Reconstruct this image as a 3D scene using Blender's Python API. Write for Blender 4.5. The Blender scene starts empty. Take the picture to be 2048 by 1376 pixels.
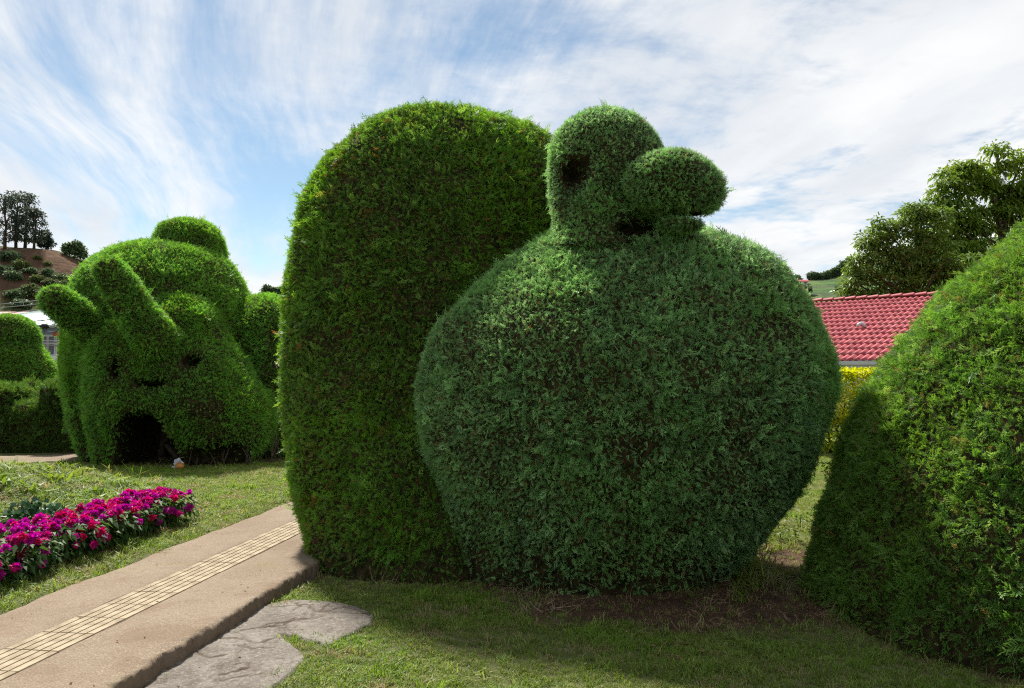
import bpy, math, random
import numpy as np
from mathutils import Vector, Matrix

R = math.radians
random.seed(7)
rng = np.random.default_rng(11)
SC = bpy.context.scene
COL = SC.collection

# ------------------------------------------------------------------ camera, sky, sun, exposure
FPX = 1600.0                      # focal length in photo pixels (photo 2048 x 1376)
EYE = 1.7
PITCH = math.atan2(62.0, FPX)     # horizon sits 62 photo pixels under the middle
cam_d = bpy.data.cameras.new('camera')
cam_d.sensor_width = 36.0
cam_d.lens = 36.0 * FPX / 2048.0
cam_d.clip_start = 0.05
cam_d.clip_end = 3000.0
cam = bpy.data.objects.new('camera', cam_d)
COL.objects.link(cam)
cam.location = (0, 0, EYE)
cam.rotation_euler = (R(90) + PITCH, 0, 0)
SC.camera = cam

SUN_EL, SUN_AZ = 51.0, -26.0      # azimuth clockwise from +Y (straight ahead); minus = to the left
sun_d = bpy.data.lights.new('sun', 'SUN')
sun_d.energy = 5.0
sun_d.angle = R(5.0)              # a thin cirrus veil softens the sun
sun_d.color = (1.0, 0.95, 0.86)
sun = bpy.data.objects.new('sun', sun_d)
COL.objects.link(sun)
sdir = Vector((math.sin(R(SUN_AZ)) * math.cos(R(SUN_EL)), math.cos(R(SUN_AZ)) * math.cos(R(SUN_EL)), math.sin(R(SUN_EL))))
sun.rotation_euler = sdir.to_track_quat('Z', 'Y').to_euler()
sun.location = (-10, 10, 30)

SC.view_settings.view_transform = 'Standard'
SC.view_settings.look = 'None'
SC.view_settings.exposure = 0.85
SC.view_settings.gamma = 1.0
SC.view_settings.use_curve_mapping = False
SC.cycles.max_bounces = 6
SC.cycles.diffuse_bounces = 4
SC.cycles.transmission_bounces = 4
SC.cycles.transparent_max_bounces = 6
SC.cycles.use_denoising = False
SC.cycles.filter_width = 1.15


class NT:
    """tiny helper for node trees"""
    def __init__(self, nt):
        self.nt = nt
    def n(self, typ, **kw):
        nd = self.nt.nodes.new(typ)
        for k, v in kw.items():
            setattr(nd, k, v)
        return nd
    def link(self, a, b):
        self.nt.links.new(a, b)
    def val(self, sock, v):
        if hasattr(v, 'is_output') or isinstance(v, bpy.types.NodeSocket):
            self.link(v, sock)
        else:
            sock.default_value = v
    def math(self, op, a, b=0.0, c=None, clamp=False):
        m = self.n('ShaderNodeMath', operation=op, use_clamp=clamp)
        self.val(m.inputs[0], a)
        self.val(m.inputs[1], b)
        if c is not None:
            self.val(m.inputs[2], c)
        return m.outputs[0]
    def sstep(self, x, lo, hi):
        m = self.n('ShaderNodeMapRange', interpolation_type='SMOOTHSTEP')
        self.val(m.inputs['Value'], x)
        m.inputs['From Min'].default_value = lo
        m.inputs['From Max'].default_value = hi
        return m.outputs[0]
    def noise(self, vec, scale, detail=4.0, rough=0.55, dist=0.0, out='Fac'):
        nd = self.n('ShaderNodeTexNoise')
        if vec is not None:
            self.link(vec, nd.inputs['Vector'])
        nd.inputs['Scale'].default_value = scale
        nd.inputs['Detail'].default_value = detail
        nd.inputs['Roughness'].default_value = rough
        nd.inputs['Distortion'].default_value = dist
        return nd.outputs[out]
    def mix(self, f, a, b):
        m = self.n('ShaderNodeMix', data_type='RGBA')
        self.val(m.inputs[0], f)
        self.val(m.inputs[6], a if not isinstance(a, tuple) else (*a[:3], 1))
        self.val(m.inputs[7], b if not isinstance(b, tuple) else (*b[:3], 1))
        return m.outputs[2]
    def comb(self, x, y, z):
        c = self.n('ShaderNodeCombineXYZ')
        self.val(c.inputs[0], x); self.val(c.inputs[1], y); self.val(c.inputs[2], z)
        return c.outputs[0]


def build_world():
    w = bpy.data.worlds.new('World')
    SC.world = w
    w.use_nodes = True
    nt = w.node_tree
    nt.nodes.clear()
    h = NT(nt)
    sky = h.n('ShaderNodeTexSky', sky_type='NISHITA')
    sky.sun_disc = False
    sky.sun_elevation = R(SUN_EL)
    sky.sun_rotation = R(SUN_AZ)
    sky.altitude = 1700.0
    sky.air_density = 1.0
    sky.dust_density = 0.6
    sky.ozone_density = 1.0
    tc = h.n('ShaderNodeTexCoord')
    sep = h.n('ShaderNodeSeparateXYZ')
    h.link(tc.outputs['Generated'], sep.inputs[0])
    z = h.math('MAXIMUM', sep.outputs[2], 0.0)
    zi = h.math('ADD', z, 0.10)
    u = h.math('DIVIDE', sep.outputs[0], zi)
    v = h.math('DIVIDE', sep.outputs[1], zi)
    a = R(-15)                      # the streaks run towards this bearing
    al = h.math('ADD', h.math('MULTIPLY', u, math.sin(a)), h.math('MULTIPLY', v, math.cos(a)))
    pe = h.math('SUBTRACT', h.math('MULTIPLY', u, math.cos(a)), h.math('MULTIPLY', v, math.sin(a)))
    base = h.comb(al, pe, 0.0)
    warp = h.noise(base, 0.55, 3, 0.5, 0, 'Color')
    sw = h.n('ShaderNodeSeparateXYZ'); h.link(warp, sw.inputs[0])
    al2 = h.math('ADD', al, h.math('MULTIPLY', h.math('SUBTRACT', sw.outputs[0], 0.5), 1.0))
    pe2 = h.math('ADD', pe, h.math('MULTIPLY', h.math('SUBTRACT', sw.outputs[1], 0.5), 0.5))
    # long cirrus streaks
    s1 = h.noise(h.comb(h.math('MULTIPLY', al2, 0.20), h.math('MULTIPLY', pe2, 0.85), 3.7), 1.0, 9, 0.57, 0.15)
    s2 = h.noise(h.comb(h.math('MULTIPLY', al2, 0.5), h.math('MULTIPLY', pe2, 3.6), 9.1), 1.0, 9, 0.66, 0.25)
    # cottony patches
    c1 = h.noise(h.comb(al2, pe2, 5.5), 1.15, 10, 0.62, 0.3)
    c2 = h.noise(h.comb(al, pe, 1.5), 5.0, 6, 0.62, 0.2)
    big = h.noise(h.comb(al, pe, 21.0), 0.45, 2, 0.5)
    right = h.sstep(pe, -1.2, 2.6)   # the veil thickens towards the right
    st = h.math('ADD', h.math('MULTIPLY', s1, 0.62), h.math('MULTIPLY', s2, 0.38))
    ct = h.math('ADD', h.math('MULTIPLY', c1, 0.68), h.math('MULTIPLY', c2, 0.32))
    d = h.n('ShaderNodeMix', data_type='FLOAT')
    h.link(right, d.inputs[0]); h.link(st, d.inputs[2]); h.link(ct, d.inputs[3])
    dens = h.math('ADD', d.outputs[0], h.math('MULTIPLY', h.math('SUBTRACT', big, 0.5), 0.45))
    dens = h.math('ADD', dens, h.math('MULTIPLY', right, 0.09))
    lowv = h.sstep(z, 0.30, 0.0)     # towards the horizon the layer is seen edge-on
    dens = h.math('ADD', dens, h.math('MULTIPLY', lowv, 0.17))
    cov = h.sstep(dens, 0.42, 0.575)
    cov = h.math('MULTIPLY', cov, 0.96)
    shade = h.noise(h.comb(h.math('MULTIPLY', al2, 0.6), h.math('MULTIPLY', pe2, 1.2), 14.0), 1.3, 6, 0.55)
    ccol = h.mix(h.sstep(shade, 0.35, 0.68), (6.3, 6.6, 7.0), (8.2, 8.2, 8.15))
    skyc = h.n('ShaderNodeMix', data_type='RGBA', blend_type='MULTIPLY')
    skyc.inputs[0].default_value = 1.0
    h.link(sky.outputs[0], skyc.inputs[6]); skyc.inputs[7].default_value = (1.12, 1.13, 1.0, 1)
    col = h.mix(cov, skyc.outputs[2], ccol)
    bg = h.n('ShaderNodeBackground')
    bg.inputs['Strength'].default_value = 0.07
    h.link(col, bg.inputs['Color'])
    out = h.n('ShaderNodeOutputWorld')
    h.link(bg.outputs[0], out.inputs['Surface'])
    w.cycles.sampling_method = 'MANUAL'
    w.cycles.sample_map_resolution = 1024


build_world()

# ------------------------------------------------------------------ helpers: geometry
CP, SP = math.cos(PITCH), math.sin(PITCH)


def W(px, py, Y):
    """world point seen at photo pixel (px, py) at distance Y straight ahead"""
    u = (px - 1024.0) / FPX
    v = (688.0 - py) / FPX
    dy, dz = CP - SP * v, SP + CP * v
    k = Y / dy
    return (u * k, Y, EYE + dz * k)


def mesh_obj(name, verts, faces, mat=None, parent=None, smooth=False, link=True):
    me = bpy.data.meshes.new(name)
    verts = np.asarray(verts, dtype=np.float64)
    if isinstance(faces, np.ndarray) and faces.ndim == 2:
        nf, k = faces.shape
        me.vertices.add(len(verts)); me.vertices.foreach_set('co', verts.astype(np.float32).ravel())
        me.loops.add(nf * k); me.loops.foreach_set('vertex_index', faces.astype(np.int32).ravel())
        me.polygons.add(nf); me.polygons.foreach_set('loop_start', np.arange(nf, dtype=np.int32) * k)
        me.update(calc_edges=True)
        me.validate()
    else:
        me.from_pydata([tuple(v) for v in verts], [], [tuple(int(i) for i in f) for f in faces])
    if smooth:
        me.polygons.foreach_set('use_smooth', np.ones(len(me.polygons), dtype=bool))
    if mat is not None:
        me.materials.append(mat)
    ob = bpy.data.objects.new(name, me)
    if link:
        COL.objects.link(ob)
    if parent is not None:
        ob.parent = parent
    return ob


def empty(name, loc=(0, 0, 0), rz=0.0):
    o = bpy.data.objects.new(name, None)
    o.location = loc
    o.rotation_euler = (0, 0, rz)
    o.empty_display_size = 0.2
    COL.objects.link(o)
    return o


def tag(o, label=None, cat=None, group=None, kind=None):
    if label: o['label'] = label
    if cat: o['category'] = cat
    if group: o['group'] = group
    if kind: o['kind'] = kind
    return o


def copy_tree(o, parent=None):
    c = o.copy()
    COL.objects.link(c)
    c.parent = parent
    for ch in o.children:
        copy_tree(ch, c)
    return c


def box(x0, x1, y0, y1, z0, z1):
    v = [(x0, y0, z0), (x1, y0, z0), (x1, y1, z0), (x0, y1, z0), (x0, y0, z1), (x1, y0, z1), (x1, y1, z1), (x0, y1, z1)]
    f = [(0, 3, 2, 1), (4, 5, 6, 7), (0, 1, 5, 4), (1, 2, 6, 5), (2, 3, 7, 6), (3, 0, 4, 7)]
    return v, f


def merge(parts):
    V, F = [], []
    o = 0
    for v, f in parts:
        V.extend(v)
        F.extend([tuple(i + o for i in q) for q in f])
        o += len(v)
    return V, F


def tube(pts, radii, seg=7, cap=True):
    pts = [Vector(p) for p in pts]
    V, F = [], []
    up0 = Vector((0.13, 0.31, 0.94))
    for i, p in enumerate(pts):
        d = (pts[min(i + 1, len(pts) - 1)] - pts[max(i - 1, 0)]).normalized()
        up = up0 if abs(d.dot(up0)) < 0.95 else Vector((1, 0, 0))
        a = d.cross(up).normalized(); b = d.cross(a)
        for k in range(seg):
            t = 2 * math.pi * k / seg
            V.append(tuple(p + radii[i] * (math.cos(t) * a + math.sin(t) * b)))
    for i in range(len(pts) - 1):
        for k in range(seg):
            k2 = (k + 1) % seg
            F.append((i * seg + k, i * seg + k2, (i + 1) * seg + k2, (i + 1) * seg + k))
    if cap:
        F.append(tuple(range(seg))[::-1])
        F.append(tuple((len(pts) - 1) * seg + k for k in range(seg)))
    return V, F


_tab = np.random.default_rng(5).random((32, 32, 32))


def vnoise(p, freq, seed=0):
    """smooth lattice noise in -1..1; p (...,3)"""
    q = p * freq + seed * 7.31
    i = np.floor(q).astype(int)
    f = q - i
    f = f * f * (3 - 2 * f)
    r = 0
    for dx in (0, 1):
        for dy in (0, 1):
            for dz in (0, 1):
                w = (f[..., 0] if dx else 1 - f[..., 0]) * (f[..., 1] if dy else 1 - f[..., 1]) * (f[..., 2] if dz else 1 - f[..., 2])
                r = r + w * _tab[(i[..., 0] + dx) & 31, (i[..., 1] + dy) & 31, (i[..., 2] + dz) & 31]
    return r * 2 - 1


def fbm(p, freq, seed=0, octs=3):
    r, a = 0, 1.0
    for k in range(octs):
        r = r + a * vnoise(p, freq * 2 ** k, seed + k * 3)
        a *= 0.5
    return r


def n2(x, y, freq, seed=0, octs=3):
    return fbm(np.stack([x, y, np.zeros_like(x)], -1), freq, seed, octs)


def sst(x, a, b):
    t = np.clip((x - a) / (b - a), 0, 1)
    return t * t * (3 - 2 * t)


def surface_nets(f, lo, hi, h):
    """mesh of f = 0 on a grid: naive surface nets, quads facing out"""
    ax = [np.arange(lo[k], hi[k] + h, h) for k in range(3)]
    G = np.stack(np.meshgrid(*ax, indexing='ij'), -1)
    v = f(G)
    n = v.shape
    ins = v < 0
    c = tuple(m - 1 for m in n)
    acc = np.zeros(c + (3,)); cnt = np.zeros(c)
    for axis in range(3):
        for o1 in (0, 1):
            for o2 in (0, 1):
                off = [0, 0, 0]
                oth = [k for k in range(3) if k != axis]
                off[oth[0]] = o1; off[oth[1]] = o2
                s0 = tuple(slice(off[k], off[k] + c[k]) for k in range(3))
                off2 = list(off); off2[axis] += 1
                s1 = tuple(slice(off2[k], off2[k] + c[k]) for k in range(3))
                a, b = v[s0], v[s1]
                m = (a < 0) != (b < 0)
                t = np.where(m, a / np.where(m, a - b, 1), 0)
                p = np.zeros(c + (3,))
                p[..., axis] = t
                p[..., oth[0]] = o1; p[..., oth[1]] = o2
                acc += p * m[..., None]; cnt += m
    act = cnt > 0
    idx = -np.ones(c, dtype=int)
    idx[act] = np.arange(act.sum())
    cell = np.argwhere(act)
    V = (cell + acc[act] / cnt[act][:, None]) * h + np.array(lo)
    Fs = []
    for axis in range(3):
        b, d = [(1, 2), (2, 0), (0, 1)][axis]
        sl = [slice(1, -1)] * 3
        sl[axis] = slice(0, -1)
        sl2 = list(sl); sl2[axis] = slice(1, None)
        e0 = ins[tuple(sl)]; e1 = ins[tuple(sl2)]
        for sgn in (True, False):
            m = (e0 & ~e1) if sgn else (~e0 & e1)
            ijk = np.argwhere(m)
            if not len(ijk):
                continue
            for k in range(3):
                if k != axis:
                    ijk[:, k] += 1
            def g(o1, o2):
                q = ijk.copy(); q[:, b] -= o1; q[:, d] -= o2
                return idx[q[:, 0], q[:, 1], q[:, 2]]
            quad = np.stack([g(1, 1), g(0, 1), g(0, 0), g(1, 0)], 1)
            Fs.append(quad if sgn else quad[:, ::-1])
    return V, np.concatenate(Fs)


def smin(a, b, k):
    h = np.clip(0.5 + 0.5 * (b - a) / k, 0, 1)
    return b * (1 - h) + a * h - k * h * (1 - h)


def smax(a, b, k):
    return -smin(-a, -b, k)


def ell(p, c, r, n=2.0):
    q = np.abs((p - np.array(c)) / np.array(r)) ** n
    k = q.sum(-1) ** (1 / n)
    return (k - 1) * min(r)


def capsule(p, a, b, ra, rb):
    a, b = np.array(a, float), np.array(b, float)
    ab = b - a
    t = np.clip(((p - a) @ ab) / (ab @ ab), 0, 1)
    d = np.linalg.norm(p - a - t[..., None] * ab, axis=-1)
    return d - (ra + (rb - ra) * t)


def loft(p, rows, n=2.2):
    """rows: (z, cx, cy, rx, ry), bottom to top; closed at both ends"""
    rows = np.array(sorted(rows))
    z = p[..., 2]
    zc = np.clip(z, rows[0, 0], rows[-1, 0])
    cx = np.interp(zc, rows[:, 0], rows[:, 1]); cy = np.interp(zc, rows[:, 0], rows[:, 2])
    rx = np.interp(zc, rows[:, 0], rows[:, 3]); ry = np.interp(zc, rows[:, 0], rows[:, 4])
    q = (np.abs((p[..., 0] - cx) / rx) ** n + np.abs((p[..., 1] - cy) / ry) ** n) ** (1 / n)
    d = (q - 1) * np.minimum(rx, ry)
    return np.maximum(d, np.maximum(rows[0, 0] - z, z - rows[-1, 0]))


# ------------------------------------------------------------------ helpers: materials
def mat_new(name):
    m = bpy.data.materials.new(name)
    m.use_nodes = True
    m.node_tree.nodes.clear()
    return m, NT(m.node_tree)


def mat_plain(name, c, rough=0.7, var=0.15, scale=6.0, bump=0.0, bscale=60.0, spec=0.3, metal=0.0, c2=None):
    m, h = mat_new(name)
    tc = h.n('ShaderNodeTexCoord')
    n = h.noise(tc.outputs['Object'], scale, 6, 0.6)
    lo = tuple(x * (1 - var) for x in c)
    hi = tuple(min(1, x * (1 + var)) for x in c) if c2 is None else c2
    col = h.mix(h.sstep(n, 0.3, 0.7), lo, hi)
    p = h.n('ShaderNodeBsdfPrincipled')
    h.link(col, p.inputs['Base Color'])
    p.inputs['Roughness'].default_value = rough
    p.inputs['Specular IOR Level'].default_value = spec
    p.inputs['Metallic'].default_value = metal
    if bump > 0:
        b = h.n('ShaderNodeBump')
        b.inputs['Strength'].default_value = bump
        b.inputs['Distance'].default_value = 0.01
        h.link(h.noise(tc.outputs['Object'], bscale, 5, 0.65), b.inputs['Height'])
        h.link(b.outputs[0], p.inputs['Normal'])
    o = h.n('ShaderNodeOutputMaterial')
    h.link(p.outputs[0], o.inputs[0])
    return m


def mat_leaf(name, cols, tint, brown=None, brown_cut=0.72, trans=0.35, rough=0.6, spec=0.25, use_loc=True, pscale=0.9, hue=0.485):
    """leaf material: colour varies from sprig to sprig and in wide patches; thin, lets some light through"""
    m, h = mat_new(name)
    oi = h.n('ShaderNodeObjectInfo')
    if use_loc:
        pos = oi.outputs['Location']; rnd = oi.outputs['Random']
    else:
        g = h.n('ShaderNodeNewGeometry')
        pos = g.outputs['Position']; rnd = g.outputs['Random Per Island']
    rp = h.n('ShaderNodeValToRGB')
    e = rp.color_ramp.elements
    e[0].position = 0.0; e[0].color = (*cols[0], 1)
    e[1].position = 1.0; e[1].color = (*cols[-1], 1)
    for i, c in enumerate(cols[1:-1]):
        k = e.new((i + 1) / (len(cols) - 1)); k.color = (*c, 1)
    h.link(rnd, rp.inputs[0])
    patch = h.sstep(h.noise(pos, pscale, 3, 0.6), 0.40, 0.66)
    col = h.mix(h.math('MULTIPLY', patch, 0.75), rp.outputs[0], tint)
    if use_loc:
        mot = h.n('ShaderNodeMapRange')
        h.link(h.noise(pos, pscale * 6.0, 3, 0.6), mot.inputs[0])
        mot.inputs['From Min'].default_value = 0.3; mot.inputs['From Max'].default_value = 0.7
        mot.inputs['To Min'].default_value = 0.68; mot.inputs['To Max'].default_value = 1.28
        hs0 = h.n('ShaderNodeHueSaturation')
        h.link(mot.outputs[0], hs0.inputs['Value']); h.link(col, hs0.inputs['Color'])
        col = hs0.outputs[0]
    if brown is not None:
        b = h.sstep(h.noise(pos, 2.3, 3, 0.6), brown_cut - 0.07, brown_cut + 0.05)
        b = h.math('MULTIPLY', b, h.sstep(rnd, 0.25, 0.45))
        r2 = h.math('FRACT', h.math('MULTIPLY', rnd, 91.7))
        b = h.math('MAXIMUM', b, h.math('MULTIPLY', h.math('GREATER_THAN', r2, 0.965), 0.8))
        col = h.mix(b, col, brown)
    p = h.n('ShaderNodeBsdfPrincipled')
    h.link(col, p.inputs['Base Color'])
    p.inputs['Roughness'].default_value = rough
    p.inputs['Specular IOR Level'].default_value = spec
    t = h.n('ShaderNodeBsdfTranslucent')
    hv = h.n('ShaderNodeHueSaturation')
    hv.inputs['Hue'].default_value = hue
    hv.inputs['Saturation'].default_value = 1.1
    hv.inputs['Value'].default_value = 1.6
    h.link(col, hv.inputs['Color'])
    h.link(hv.outputs[0], t.inputs['Color'])
    mx = h.n('ShaderNodeMixShader')
    mx.inputs[0].default_value = trans
    h.link(p.outputs[0], mx.inputs[1]); h.link(t.outputs[0], mx.inputs[2])
    o = h.n('ShaderNodeOutputMaterial')
    h.link(mx.outputs[0], o.inputs[0])
    return m


M = {}
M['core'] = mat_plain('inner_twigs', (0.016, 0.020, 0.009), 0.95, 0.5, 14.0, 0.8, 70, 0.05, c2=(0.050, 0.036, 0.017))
M['squirrel'] = mat_leaf('blue_green_cypress', [(0.086, 0.186, 0.072), (0.173, 0.332, 0.120), (0.358, 0.583, 0.247)], (0.180, 0.371, 0.098), (0.20, 0.11, 0.045), 0.74, 0.42, 0.5, 0.35)
M['tail'] = mat_leaf('green_cypress', [(0.054, 0.138, 0.021), (0.110, 0.243, 0.034), (0.226, 0.386, 0.079)], (0.136, 0.298, 0.028), (0.24, 0.105, 0.036), 0.70, 0.45, 0.5, 0.3)
M['bull'] = mat_leaf('mid_green_cypress', [(0.072, 0.199, 0.036), (0.129, 0.309, 0.053), (0.239, 0.453, 0.088)], (0.162, 0.356, 0.041), (0.17, 0.110, 0.034), 0.76, 0.45, 0.5, 0.3, pscale=0.5)
M['cone'] = mat_leaf('bright_green_cypress', [(0.057, 0.155, 0.023), (0.103, 0.236, 0.037), (0.218, 0.356, 0.092)], (0.132, 0.259, 0.037), (0.21, 0.13, 0.044), 0.73, 0.45, 0.5, 0.3)
M['hedge'] = mat_leaf('hedge_cypress', [(0.039, 0.094, 0.020), (0.068, 0.149, 0.029), (0.127, 0.220, 0.046)], (0.088, 0.171, 0.024), (0.12, 0.08, 0.034), 0.78, 0.42)
M['grass'] = mat_leaf('lawn_grass', [(0.121, 0.184, 0.032), (0.173, 0.242, 0.044), (0.273, 0.289, 0.110)], (0.142, 0.252, 0.027), (0.30, 0.235, 0.125), 0.62, 0.40, 0.55, 0.25, pscale=1.1)
M['straw'] = mat_leaf('dry_straw', [(0.20, 0.13, 0.07), (0.32, 0.23, 0.13), (0.45, 0.37, 0.23)], (0.26, 0.16, 0.08), None, 0.7, 0.15)
M['bark'] = mat_plain('bark', (0.075, 0.055, 0.040), 0.9, 0.4, 9, 0.7, 40, 0.1)


# ------------------------------------------------------------------ leaf and sprig shapes
def strip(V, F, a, b, w, nrm):
    """flat tapering leaflet from a to b"""
    a, b, nrm = np.array(a, float), np.array(b, float), np.array(nrm, float)
    d = b - a
    s = np.cross(d, nrm); s = s / (np.linalg.norm(s) + 1e-9) * w
    o = len(V)
    V.extend([a, a + d * 0.45 + s, b, a + d * 0.45 - s])
    F.append((o, o + 1, o + 2, o + 3))


def make_sprig(name, mat, seed, pairs=7, wid=0.026, spread=0.46, floppy=0.25):
    """feathery spray of a cypress, one unit long, growing along +Z"""
    r = random.Random(seed)
    V, F = [], []
    bend = r.uniform(-0.25, 0.25)
    ax = lambda t: np.array([bend * t * t, 0.10 * math.sin(2.2 * t + seed), t])
    for i in range(3):
        strip(V, F, ax(i / 3), ax((i + 1) / 3 + 0.05), wid * 0.55, (0, 1, 0.1))
    for i in range(pairs):
        t = 0.16 + 0.74 * i / pairs
        ln = spread * (1.05 - 0.75 * t) * r.uniform(0.75, 1.15)
        for sd in (-1, 1):
            if r.random() < 0.08:
                continue
            p = ax(t + r.uniform(-0.03, 0.03))
            an = R(r.uniform(28, 52))
            d = np.array([sd * math.sin(an), r.uniform(-floppy, floppy), math.cos(an)])
            q = p + d * ln
            strip(V, F, p, q, wid * r.uniform(0.8, 1.2), (r.uniform(-0.5, 0.5), 1, r.uniform(-0.4, 0.4)))
            if ln > 0.26:
                m = p + d * ln * 0.5
                d2 = np.array([sd * math.sin(an - 0.6), r.uniform(-floppy, floppy), math.cos(an - 0.6)])
                strip(V, F, m, m + d2 * ln * 0.5, wid * 0.85, (r.uniform(-0.6, 0.6), 1, 0))
    strip(V, F, ax(0.9), ax(1.12), wid, (0, 1, 0))
    return mesh_obj(name, V, F, mat, link=False)


def make_tuft(name, mat, seed, blades=11, hgt=1.0, wid=0.045, lean=0.8, spread=0.35):
    r = random.Random(seed)
    V, F = [], []
    for i in range(blades):
        a = r.uniform(0, 6.283); k = r.uniform(0.2, 1.0) * lean
        b = np.array([r.uniform(-spread, spread), r.uniform(-spread, spread), -0.08])
        hh = hgt * r.uniform(0.55, 1.0)
        d = np.array([math.cos(a), math.sin(a), 0])
        s = np.array([-math.sin(a), math.cos(a), 0]) * wid
        m = b + d * k * 0.3 * hh + np.array([0, 0, hh * 0.6])
        e = b + d * k * hh + np.array([0, 0, hh * (1.0 - 0.25 * k)])
        o = len(V)
        V.extend([b - s, b + s, m + s * 0.8, m - s * 0.8, e])
        F.extend([(o, o + 1, o + 2, o + 3), (o + 3, o + 2, o + 4)])
    return mesh_obj(name, V, F, mat, link=False)


def foliage_group(name, protos, density, smin_, smax_, tmin, tmax, off0, off1, keep_base=True, seed=1, stray=0.012):
    """geometry nodes: sprays of foliage over a surface, thinned by the vertex attribute 'dens'"""
    ng = bpy.data.node_groups.new(name, 'GeometryNodeTree')
    ng.interface.new_socket('Geometry', in_out='INPUT', socket_type='NodeSocketGeometry')
    ng.interface.new_socket('Geometry', in_out='OUTPUT', socket_type='NodeSocketGeometry')
    L = ng.links.new
    N = ng.nodes.new
    gi, go = N('NodeGroupInput'), N('NodeGroupOutput')
    at = N('GeometryNodeInputNamedAttribute'); at.data_type = 'FLOAT'; at.inputs['Name'].default_value = 'dens'
    mu = N('ShaderNodeMath'); mu.operation = 'MULTIPLY'; mu.inputs[1].default_value = density
    L(at.outputs[0], mu.inputs[0])
    di = N('GeometryNodeDistributePointsOnFaces'); di.distribute_method = 'RANDOM'
    di.inputs['Seed'].default_value = seed
    L(gi.outputs[0], di.inputs['Mesh']); L(mu.outputs[0], di.inputs['Density'])
    ro = N('FunctionNodeRandomValue'); ro.data_type = 'FLOAT'
    ro.inputs[2].default_value = off0; ro.inputs[3].default_value = off1; ro.inputs['Seed'].default_value = 3
    sc = N('ShaderNodeVectorMath'); sc.operation = 'SCALE'
    L(di.outputs['Normal'], sc.inputs[0]); L(ro.outputs[1], sc.inputs['Scale'])
    sp = N('GeometryNodeSetPosition')
    L(di.outputs['Points'], sp.inputs['Geometry']); L(sc.outputs[0], sp.inputs['Offset'])
    r1 = N('FunctionNodeRandomValue'); r1.data_type = 'FLOAT_VECTOR'
    r1.inputs[0].default_value = (tmin, 0, 0); r1.inputs[1].default_value = (tmax, 0, 6.2832); r1.inputs['Seed'].default_value = 5
    e1 = N('FunctionNodeEulerToRotation'); L(r1.outputs[0], e1.inputs[0])
    q1 = N('FunctionNodeRotateRotation'); q1.rotation_space = 'LOCAL'
    L(di.outputs['Rotation'], q1.inputs[0]); L(e1.outputs[0], q1.inputs[1])
    r2 = N('FunctionNodeRandomValue'); r2.data_type = 'FLOAT_VECTOR'
    r2.inputs[0].default_value = (0, 0, 0); r2.inputs[1].default_value = (0, 0, 6.2832); r2.inputs['Seed'].default_value = 8
    e2 = N('FunctionNodeEulerToRotation'); L(r2.outputs[0], e2.inputs[0])
    q2 = N('FunctionNodeRotateRotation'); q2.rotation_space = 'LOCAL'
    L(q1.outputs[0], q2.inputs[0]); L(e2.outputs[0], q2.inputs[1])
    rv = N('FunctionNodeRandomValue'); rv.data_type = 'FLOAT'
    rv.inputs[2].default_value = 0.0; rv.inputs[3].default_value = 1.0; rv.inputs['Seed'].default_value = 13
    rl = N('ShaderNodeMapRange'); rl.inputs['To Min'].default_value = smin_; rl.inputs['To Max'].default_value = smax_
    L(rv.outputs[1], rl.inputs[0])
    rg = N('ShaderNodeMath'); rg.operation = 'GREATER_THAN'; rg.inputs[1].default_value = 1.0 - stray
    L(rv.outputs[1], rg.inputs[0])
    rs = N('ShaderNodeMath'); rs.operation = 'MULTIPLY_ADD'          # a few shoots escape the shears
    rs.inputs[1].default_value = smax_ * 0.7
    L(rg.outputs[0], rs.inputs[0]); L(rl.outputs[0], rs.inputs[2])
    nz = N('ShaderNodeTexNoise'); nz.inputs['Scale'].default_value = 2.2; nz.inputs['Detail'].default_value = 2
    ps = N('GeometryNodeInputPosition'); L(ps.outputs[0], nz.inputs['Vector'])
    mr = N('ShaderNodeMapRange'); mr.inputs['From Min'].default_value = 0.3; mr.inputs['From Max'].default_value = 0.7
    mr.inputs['To Min'].default_value = 0.74; mr.inputs['To Max'].default_value = 1.3
    L(nz.outputs[0], mr.inputs[0])
    rs2 = N('ShaderNodeMath'); rs2.operation = 'MULTIPLY'
    L(rs.outputs[0], rs2.inputs[0]); L(mr.outputs[0], rs2.inputs[1])
    jg = N('GeometryNodeJoinGeometry')
    for p in protos:
        o = N('GeometryNodeObjectInfo'); o.inputs['Object'].default_value = p; o.inputs['As Instance'].default_value = False
        g = N('GeometryNodeGeometryToInstance')
        L(o.outputs['Geometry'], g.inputs[0]); L(g.outputs[0], jg.inputs[0])
    ins = N('GeometryNodeInstanceOnPoints')
    L(sp.outputs[0], ins.inputs['Points']); L(jg.outputs[0], ins.inputs['Instance'])
    ins.inputs['Pick Instance'].default_value = True
    L(q2.outputs[0], ins.inputs['Rotation']); L(rs2.outputs[0], ins.inputs['Scale'])
    if keep_base:
        j2 = N('GeometryNodeJoinGeometry')
        L(gi.outputs[0], j2.inputs[0]); L(ins.outputs[0], j2.inputs[0])
        L(j2.outputs[0], go.inputs[0])
    else:
        L(ins.outputs[0], go.inputs[0])
    return ng


def add_dens(ob, d):
    a = ob.data.attributes.new('dens', 'FLOAT', 'POINT')
    a.data.foreach_set('value', np.asarray(d, dtype=np.float32))


def use_group(ob, ng):
    md = ob.modifiers.new('foliage', 'NODES')
    md.node_group = ng


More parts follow.
